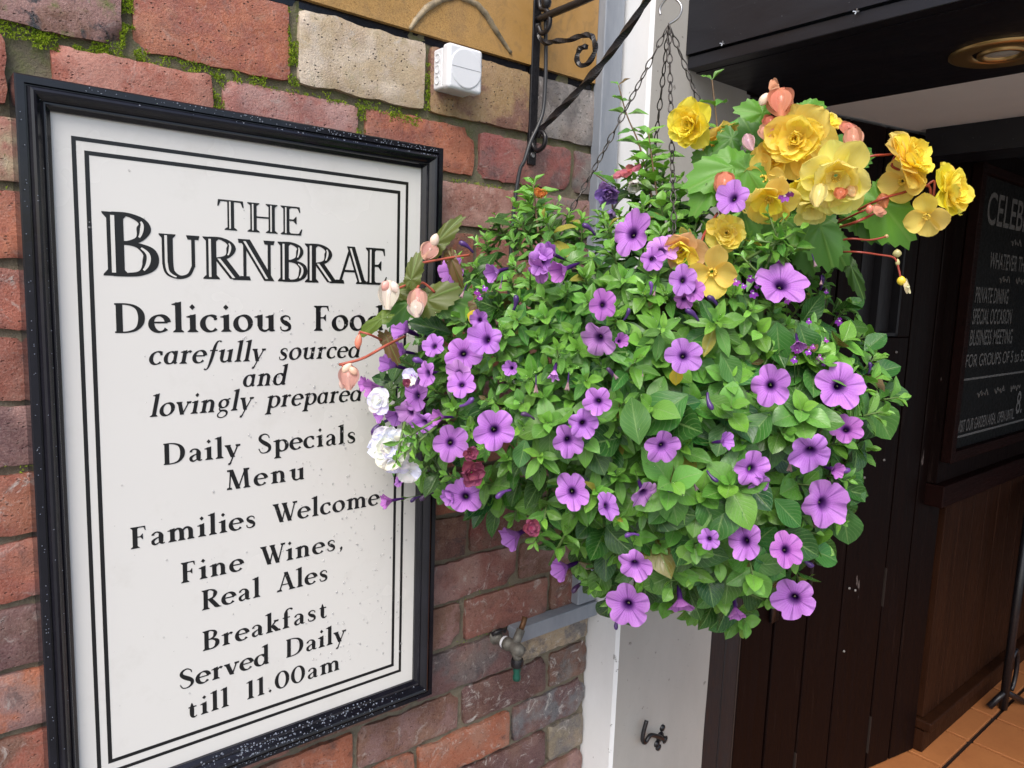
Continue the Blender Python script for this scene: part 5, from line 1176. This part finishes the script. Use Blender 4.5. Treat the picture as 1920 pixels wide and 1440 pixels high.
for a in [(1464,190,44,48,.86,COR),(1433,186,18,28,.865,CRM,.6),(1452,165,30,18,.87,(.75,.38,.2),1.2),(1444,228,26,22,.87,(.6,.14,.08),.4),(1440,248,34,26,.865,PNK2,.3),(1600,262,30,46,.86,(.80,.40,.28),-.1),(1590,240,28,20,.865,(.72,.25,.18),.5),(1358,344,34,42,.87,COR,.1),(1404,266,20,30,.86,(.78,.52,.60),-.4),
          (1576,362,22,20,.82,(.75,.20,.08),.3),(1596,358,22,20,.82,(.92,.66,.30),-.4),(1535,365,26,40,.82,(.95,.80,.30),.2),(1648,395,24,16,.86,(.75,.35,.22),.8),(1656,376,20,26,.87,(.70,.24,.08),-.3),(1630,392,14,18,.86,(.7,.22,.15),.2),(1783,320,14,26,.86,(.85,.42,.10),-.3)]: pod(beg, *a)
def stalk(pl, path, r, color, dep=.87, name='stalk'):
    P3 = [at(q[0], q[1], q[2] if len(q) > 2 else dep) for q in path]; b = MB(); b.tube([Vector(p) for p in cat([tuple(p) for p in P3], 5)], r, 6)
    o = b.build(name, M['glossy'], None, True); o.color = (*color, 1); o.parent = pl; o.location = -pl.location; return o
RD = (.34,.055,.035)
for path, r in [([(1560,420,.95),(1600,330,.9),(1625,296),(1665,290),(1685,286)],.0018),([(1560,420,.95),(1640,378),(1690,362),(1738,348),(1745,365)],.0020),([(1565,420,.93),(1612,398),(1640,385)],.0016),([(1560,430,.93),(1600,418),(1630,405),(1652,392)],.0020),
                ([(1550,460,.93),(1590,448),(1630,450),(1660,444)],.0015),([(1545,475,.93),(1600,472),(1650,478),(1677,484),(1685,505),(1690,530)],.0015),([(1680,290),(1672,310),(1690,320)],.0018),([(1738,348),(1752,340),(1750,370)],.0018),([(1345,400,.9),(1320,440,.87),(1312,475,.86),(1322,500,.86)],.0020),
                ([(1560,430,.97),(1565,400,.9),(1572,370,.86)],.003)]: stalk(beg, path, r*.82, RD)
for a in [(1690,526,16,18,.87,(.85,.62,.05)),(1700,537,26,9,.87,(.80,.75,.45),1.3),(1682,475,16,16,.87,(.45,.42,.18)),(1662,443,8,8,.87,(.5,.35,.15)),(1683,492,8,14,.87,(.5,.45,.2))]: pod(beg, *a)
def serr(pl, u, v, size, dx, dy, dep, color, fx=0, fy=.4, roll=1.0):
    p = at(u, v, dep); L = size/F*dep; d = (RGT*dx+UPV*dy).normalized()+tocam(p)*.1
    LV.append((rnd.choice(SERR), leaf_mtx(p-d*L*.45, d, tocam(p)+RGT*fx+UPV*fy, L, roll), color, pl, .1))
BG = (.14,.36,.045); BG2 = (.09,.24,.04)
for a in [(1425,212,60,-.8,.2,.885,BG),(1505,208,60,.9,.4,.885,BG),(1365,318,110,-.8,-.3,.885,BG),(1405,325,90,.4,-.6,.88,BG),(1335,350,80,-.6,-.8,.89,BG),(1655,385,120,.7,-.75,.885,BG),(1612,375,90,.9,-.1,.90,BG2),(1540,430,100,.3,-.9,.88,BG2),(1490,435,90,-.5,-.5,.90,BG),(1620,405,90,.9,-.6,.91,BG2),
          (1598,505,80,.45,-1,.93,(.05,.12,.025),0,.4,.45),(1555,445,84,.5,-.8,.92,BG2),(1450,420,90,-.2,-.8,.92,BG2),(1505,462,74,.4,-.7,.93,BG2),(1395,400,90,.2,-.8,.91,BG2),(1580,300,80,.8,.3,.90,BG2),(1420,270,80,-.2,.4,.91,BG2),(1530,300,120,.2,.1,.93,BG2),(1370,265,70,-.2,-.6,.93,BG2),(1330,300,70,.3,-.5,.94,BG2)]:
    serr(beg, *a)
for a in [(1440,400,-.2,-.5,.03,9),(1500,430,.9,-.5,.032,10),(1415,450,-.6,-.1,.03,9),(1470,410,.3,-.8,.03,9),(1390,480,-.3,-.3,.03,9)]: shoot_px(*a, pl=pet, length=.07, tone=.15, dep=.845)
# pale begonia on the left
BR = (.13,.16,.035); BR2 = (.17,.10,.04)
for a in [(822,452,84,.6,.8,.93,BR,-.3,.3,.55),(848,490,70,.3,-.9,.935,BR2,-.3,.1,.5),(772,520,64,.2,.9,.90,BR,0,.4,.7),(762,572,70,-.5,-.4,.91,(.07,.20,.04)),(805,560,80,.6,.3,.92,BR),(840,560,90,.7,-.2,.93,(.08,.20,.035)),(712,600,76,-.9,-.6,.885,(.13,.20,.03),-.2,.5,.5),(728,640,60,.4,-.8,.9,BR2,0,.2,.6),(728,735,50,-.6,-.8,.91,(.06,.12,.03),0,.1,.6),(745,545,50,.9,.2,.91,BR),(900,570,70,.7,.2,.93,BR2)]:
    serr(pbg, *a)
PK = (.80,.45,.38)
pod(pbg, 729,552,34,50,.885,(.86,.80,.72),.05); pod(pbg, 722,536,18,22,.882,(.8,.40,.34),.5); pod(pbg, 740,538,16,24,.882,(.84,.66,.58),-.4)
pod(pbg, 783,564,32,44,.89,(.80,.46,.38),0); pod(pbg, 780,578,28,30,.888,(.85,.74,.64),-.1); pod(pbg, 654,706,34,44,.86,PK,0); pod(pbg, 650,690,14,26,.857,(.85,.6,.45),.8); pod(pbg, 662,695,14,20,.857,(.80,.5,.36),-.7); pod(pbg, 644,716,16,30,.862,(.84,.58,.5),.2)
pod(pbg, 672,640,14,28,.86,(.75,.25,.16),.15); pod(pbg, 805,470,30,34,.92,(.78,.46,.38),.6); pod(pbg, 815,450,18,26,.918,(.8,.62,.5),.3)
for path, r in [([(760,630,.93),(720,650),(680,672),(636,684)],.0017),([(720,640,.91),(695,628),(674,622)],.0014),([(640,683),(648,690)],.0016),([(880,478,.95),(840,484,.93),(785,494,.91)],.0017),([(780,545,.9),(792,530,.91),(815,548,.92)],.0016),([(735,545,.885),(760,535,.9)],.0014),([(674,622),(673,655)],.0012)]: stalk(pbg, path, r, (.45,.10,.06), .865)
# white double flower
WH = (.92,.92,.89)
many_petals(wpt, 734, 838, 84, .888, (-.35,-.1), WH, 'white', ((8,1,1.5),(8,.86,1.2),(7,.66,.9),(6,.48,.6)), cjit=.03, center=(.75,.76,.72))
many_petals(wpt, 738, 866, 56, .888, (.1,-.8), WH, 'white', ((6,1,1.3),(5,.7,.8)), cjit=.03, center=(.75,.76,.72))
many_petals(wpt, 712, 752, 52, .895, (-.6,.1), WH, 'white', ((6,1,1.3),(5,.7,.8)), cjit=.03, center=(.75,.76,.72))
many_petals(wpt, 770, 708, 40, .90, (-.3,.4), WH, 'white', ((5,1,1.1),), cjit=.03, center=(.75,.76,.72))
many_petals(wpt, 768, 884, 46, .90, (.2,-.6), WH, 'white', ((5,1,1.2),), cjit=.03, center=(.75,.76,.72))
# magenta petunia, half hidden
for a in [(884,886,56,.86,(.2,-.3)),(996,990,36,.885,(.4,.1)),(762,718,20,.88,(0,0)),(882,850,30,.86,(.3,0))]:
    many_petals(mag, a[0], a[1], a[2], a[3], a[4], (.30,.03,.11), 'petal', ((6,1,1.2),(5,.7,.8)), cjit=.12, center=(.4,.03,.12))
# fuchsia flower: red sepals over a violet skirt; a withered one beside it
many_petals(fuc, 1180, 322, 56, 1.0, (-.2,1.5), (.62,.14,.20), 'petal', ((4,1,1.5),), cjit=.1, center=(.5,.1,.1))
many_petals(fuc, 1190, 342, 44, 1.0, (.1,-1.2), (.80,.76,.74), 'petal', ((5,1,.7),), cjit=.1, center=(.3,.1,.2), ocol=(.80,.76,.74))
many_petals(fuc, 1143, 360, 52, 1.0, (-.4,-.5), (.26,.13,.46), 'petal', ((6,1,1.1),(6,.8,.7),(5,.6,.4)), cjit=.25, center=(.2,.1,.4))
many_petals(fuc, 1146, 395, 40, 1.0, (-.2,-1.4), (.34,.22,.52), 'petal', ((5,1,.6),), cjit=.2, center=(.2,.1,.4))
many_petals(fuc, 1012, 368, 34, .97, (.1,1.0), (.75,.28,.05), 'petal', ((8,1,.9),(6,.7,.5)), cjit=.2, center=(.6,.2,.05))
# lobelia: little lipped flowers on hair-thin stalks
lb = MB()
for k in range(5):
    a = R_([90, 135, 230, 270, 310][k]); L = (.45, .45, .9, 1, .9)[k]; t = Vector((-math.sin(a), math.cos(a), 0)); d = Vector((math.cos(a), math.sin(a), 0)); w_ = .16 if k < 2 else .30
    lb.add([Vector((0,0,0))-t*.06, Vector((0,0,0))+t*.06, d*L*.6+t*w_+Vector((0,0,.1)), d*L+Vector((0,0,.05)), d*L*.6-t*w_+Vector((0,0,.1))], [(0,1,2,3,4)])
lb.lathe([(.10,.02),(.09,-.3),(.05,-.7)], (0,0,0), (0,0,1), 7)
LOB = bpy.data.meshes.new('lobelia_flower'); LOB.from_pydata([tuple(v) for v in lb.v], [], lb.f); LOB.update(); LOB.materials.append(M['tinted'])
eye = MB(); eye.lathe([(.14,.05),(.0001,.09)], (0,-.12,.02), (0,0,1), 8); EYE = bpy.data.meshes.new('eye'); EYE.from_pydata([tuple(v) for v in eye.v], [], eye.f); EYE.materials.append(M['tinted'])
for (u, v, s) in [(1380,526,24),(1407,520,26),(1412,548,28),(1458,486,24),(1575,600,26),(1517,600,18),(1495,655,20),(1518,658,22),(1538,668,22),(1548,636,18),(1490,672,22),(1475,560,24),(895,545,20),(908,538,20),(900,555,20),(1550,545,14),(1525,648,16),(1545,680,16),(1394,534,18),(1420,534,18),(1472,366,34),(1482,358,30)]:
    p = surf(u, v, .028) if v > 400 else at(u, v, .84); dep = (p-CAM).dot(FWD); mt = frame_mtx(p, tocam(p)+RGT*rnd.gauss(0,.4)+UPV*rnd.gauss(0,.3), s=s/2/F*dep, roll=rnd.uniform(-.4,.4))
    f_ = inst('flower', LOB, mt, lob, rnd.choice([(.36,.04,.42),(.28,.04,.46),(.40,.06,.48)])); inst('eye', EYE, mt, f_, (.8,.78,.85))
    q = p-tocam(p)*.04-UPV*.03; stemb.setdefault(lob.name, MB()).tube([p-tocam(p)*.004, p.lerp(q, .5)+UPV*.004, q], .0005, 4)
# withered brown heads and a yellowed leaf
for (u, v, w_, h_, t_) in [(1482,865,18,44,.1),(1300,905,24,36,-.5),(940,530,14,30,.2),(1065,715,12,40,.1),(1005,720,10,40,0),(1228,545,18,24,.2),(1150,700,10,30,-.6),(1205,700,20,14,0),(870,545,26,34,.4),(1540,525,10,22,.1),(1526,488,12,30,-.3)]:
    p = surf(u, v, .02) if v > 500 and u < 1500 else at(u, v, .86)
    inst('withered_flower', PETB[(u+v) % 3], frame_mtx(p, -(UPV*math.cos(t_)+RGT*math.sin(t_))+tocam(p)*.3, s=h_*.55/F*(p-CAM).dot(FWD)) @ Matrix.Diagonal((.55,.55,1,1)), pet, rnd.choice([(.26,.14,.07),(.20,.12,.08),(.34,.22,.14)]))
for (u, v, s, dx, dy) in [(1268,705,36,.0,-1),(885,592,26,.3,1)]:
    p = surf(u, v, .02); dep = (p-CAM).dot(FWD); L = s/F*dep
    LV.append((ROUND[0], leaf_mtx(p-(RGT*dx+UPV*dy)*L*.5, RGT*dx+UPV*dy, tocam(p), L, 1), (.70,.50,.03), pet, .1))

# the nearest 270 leaves of a plant are its parts; the rest are joined into one piece of foliage
def over_bloom(mt):      # leaves do not grow through or straight across an open bloom
    for q in (mt @ Vector((0,0,0)), mt @ Vector((0,.5,0)), mt @ Vector((0,1,0))):
        dq = (q-CAM).length
        for (p, R) in BLOOM:
            w_ = (p-CAM).normalized(); a = (q-CAM).dot(w_)
            if dq < (p-CAM).length+.012 and ((q-CAM)-w_*a).length < R*.62: return True
    return False
LV = [t for t in LV if t[3] is not pet or not over_bloom(t[1])]
LV.sort(key=lambda t: t[4]); cnt = {}; rest = {}
for (me, mt, c, pl, d) in LV:
    k = cnt.get(pl.name, 0)
    if k < 285: cnt[pl.name] = k+1; inst('leaf', me, mt, pl, c)
    else: rest.setdefault(pl.name, []).append((me, mt, c))
cache = {}
def mesh_np(me):
    if me.name not in cache:
        co = np.empty(len(me.vertices)*3, np.float32); me.vertices.foreach_get('co', co)
        uv = np.zeros((len(me.vertices), 2), np.float32); li = np.empty(len(me.loops), np.int32); me.loops.foreach_get('vertex_index', li)
        lu = np.empty(len(me.loops)*2, np.float32); me.uv_layers[0].data.foreach_get('uv', lu); uv[li] = lu.reshape(-1, 2)
        cache[me.name] = (co.reshape(-1, 3), uv, [tuple(p.vertices) for p in me.polygons])
    return cache[me.name]
for nm, L in rest.items():
    pl = bpy.data.objects[nm]; V, U, Fc, C = [], [], [], []; off = 0
    for (me, mt, c) in L:
        co, uv, fc = mesh_np(me); A_ = np.array(mt)
        V.append(co @ A_[:3,:3].T + A_[:3,3] - np.array(pl.location)); U.append(uv); Fc += [tuple(i+off for i in f) for f in fc]; off += len(co); C.append(np.tile(np.array(c, np.float32), (len(co), 1)))
    me = fin_mesh('foliage', np.vstack(V), Fc, np.vstack(U), M['leaf'], np.vstack(C)); o = bpy.data.objects.new('foliage', me); link(o, pl); o.color = (1,1,1,1); o['kind'] = 'stuff'
for nm, b in stemb.items():
    pl = bpy.data.objects[nm]; o = b.build('stems', M['tinted'], None, True); o.color = (.11,.19,.045,1); o.parent = pl; o.location = -pl.location; o['kind'] = 'stuff'
# rain beads on the larger leaves
wb = MB()
for (me, mt, c, pl, d) in LV[:700]:
    co, uv, fc = mesh_np(me)
    for _ in range(rnd.choice([0,1,2,3])):
        k = rnd.randrange(len(fc)); f_ = fc[k]; q = sum((Vector(co[i]) for i in f_), Vector())/len(f_); n = (Vector(co[f_[1]])-Vector(co[f_[0]])).cross(Vector(co[f_[2]])-Vector(co[f_[1]]))
        W = mt @ q; nn = (mt.to_3x3() @ n).normalized()
        if nn.dot(tocam(W)) < 0: nn = -nn
        drop(wb, W, rnd.choice([.0008,.0011,.0014,.0018]), nn)
o = wb.build('raindrops', M['water'], None, True); o['kind'] = 'stuff'; o.parent = pet; o.location = -pet.location

# ------------------------------------------------------------------ lift the survey frame to floor level
bpy.context.view_layer.update()
for o in list(scene.objects):
    if o.parent is None and o.type in {'MESH', 'EMPTY'}: o.location.z += ZO
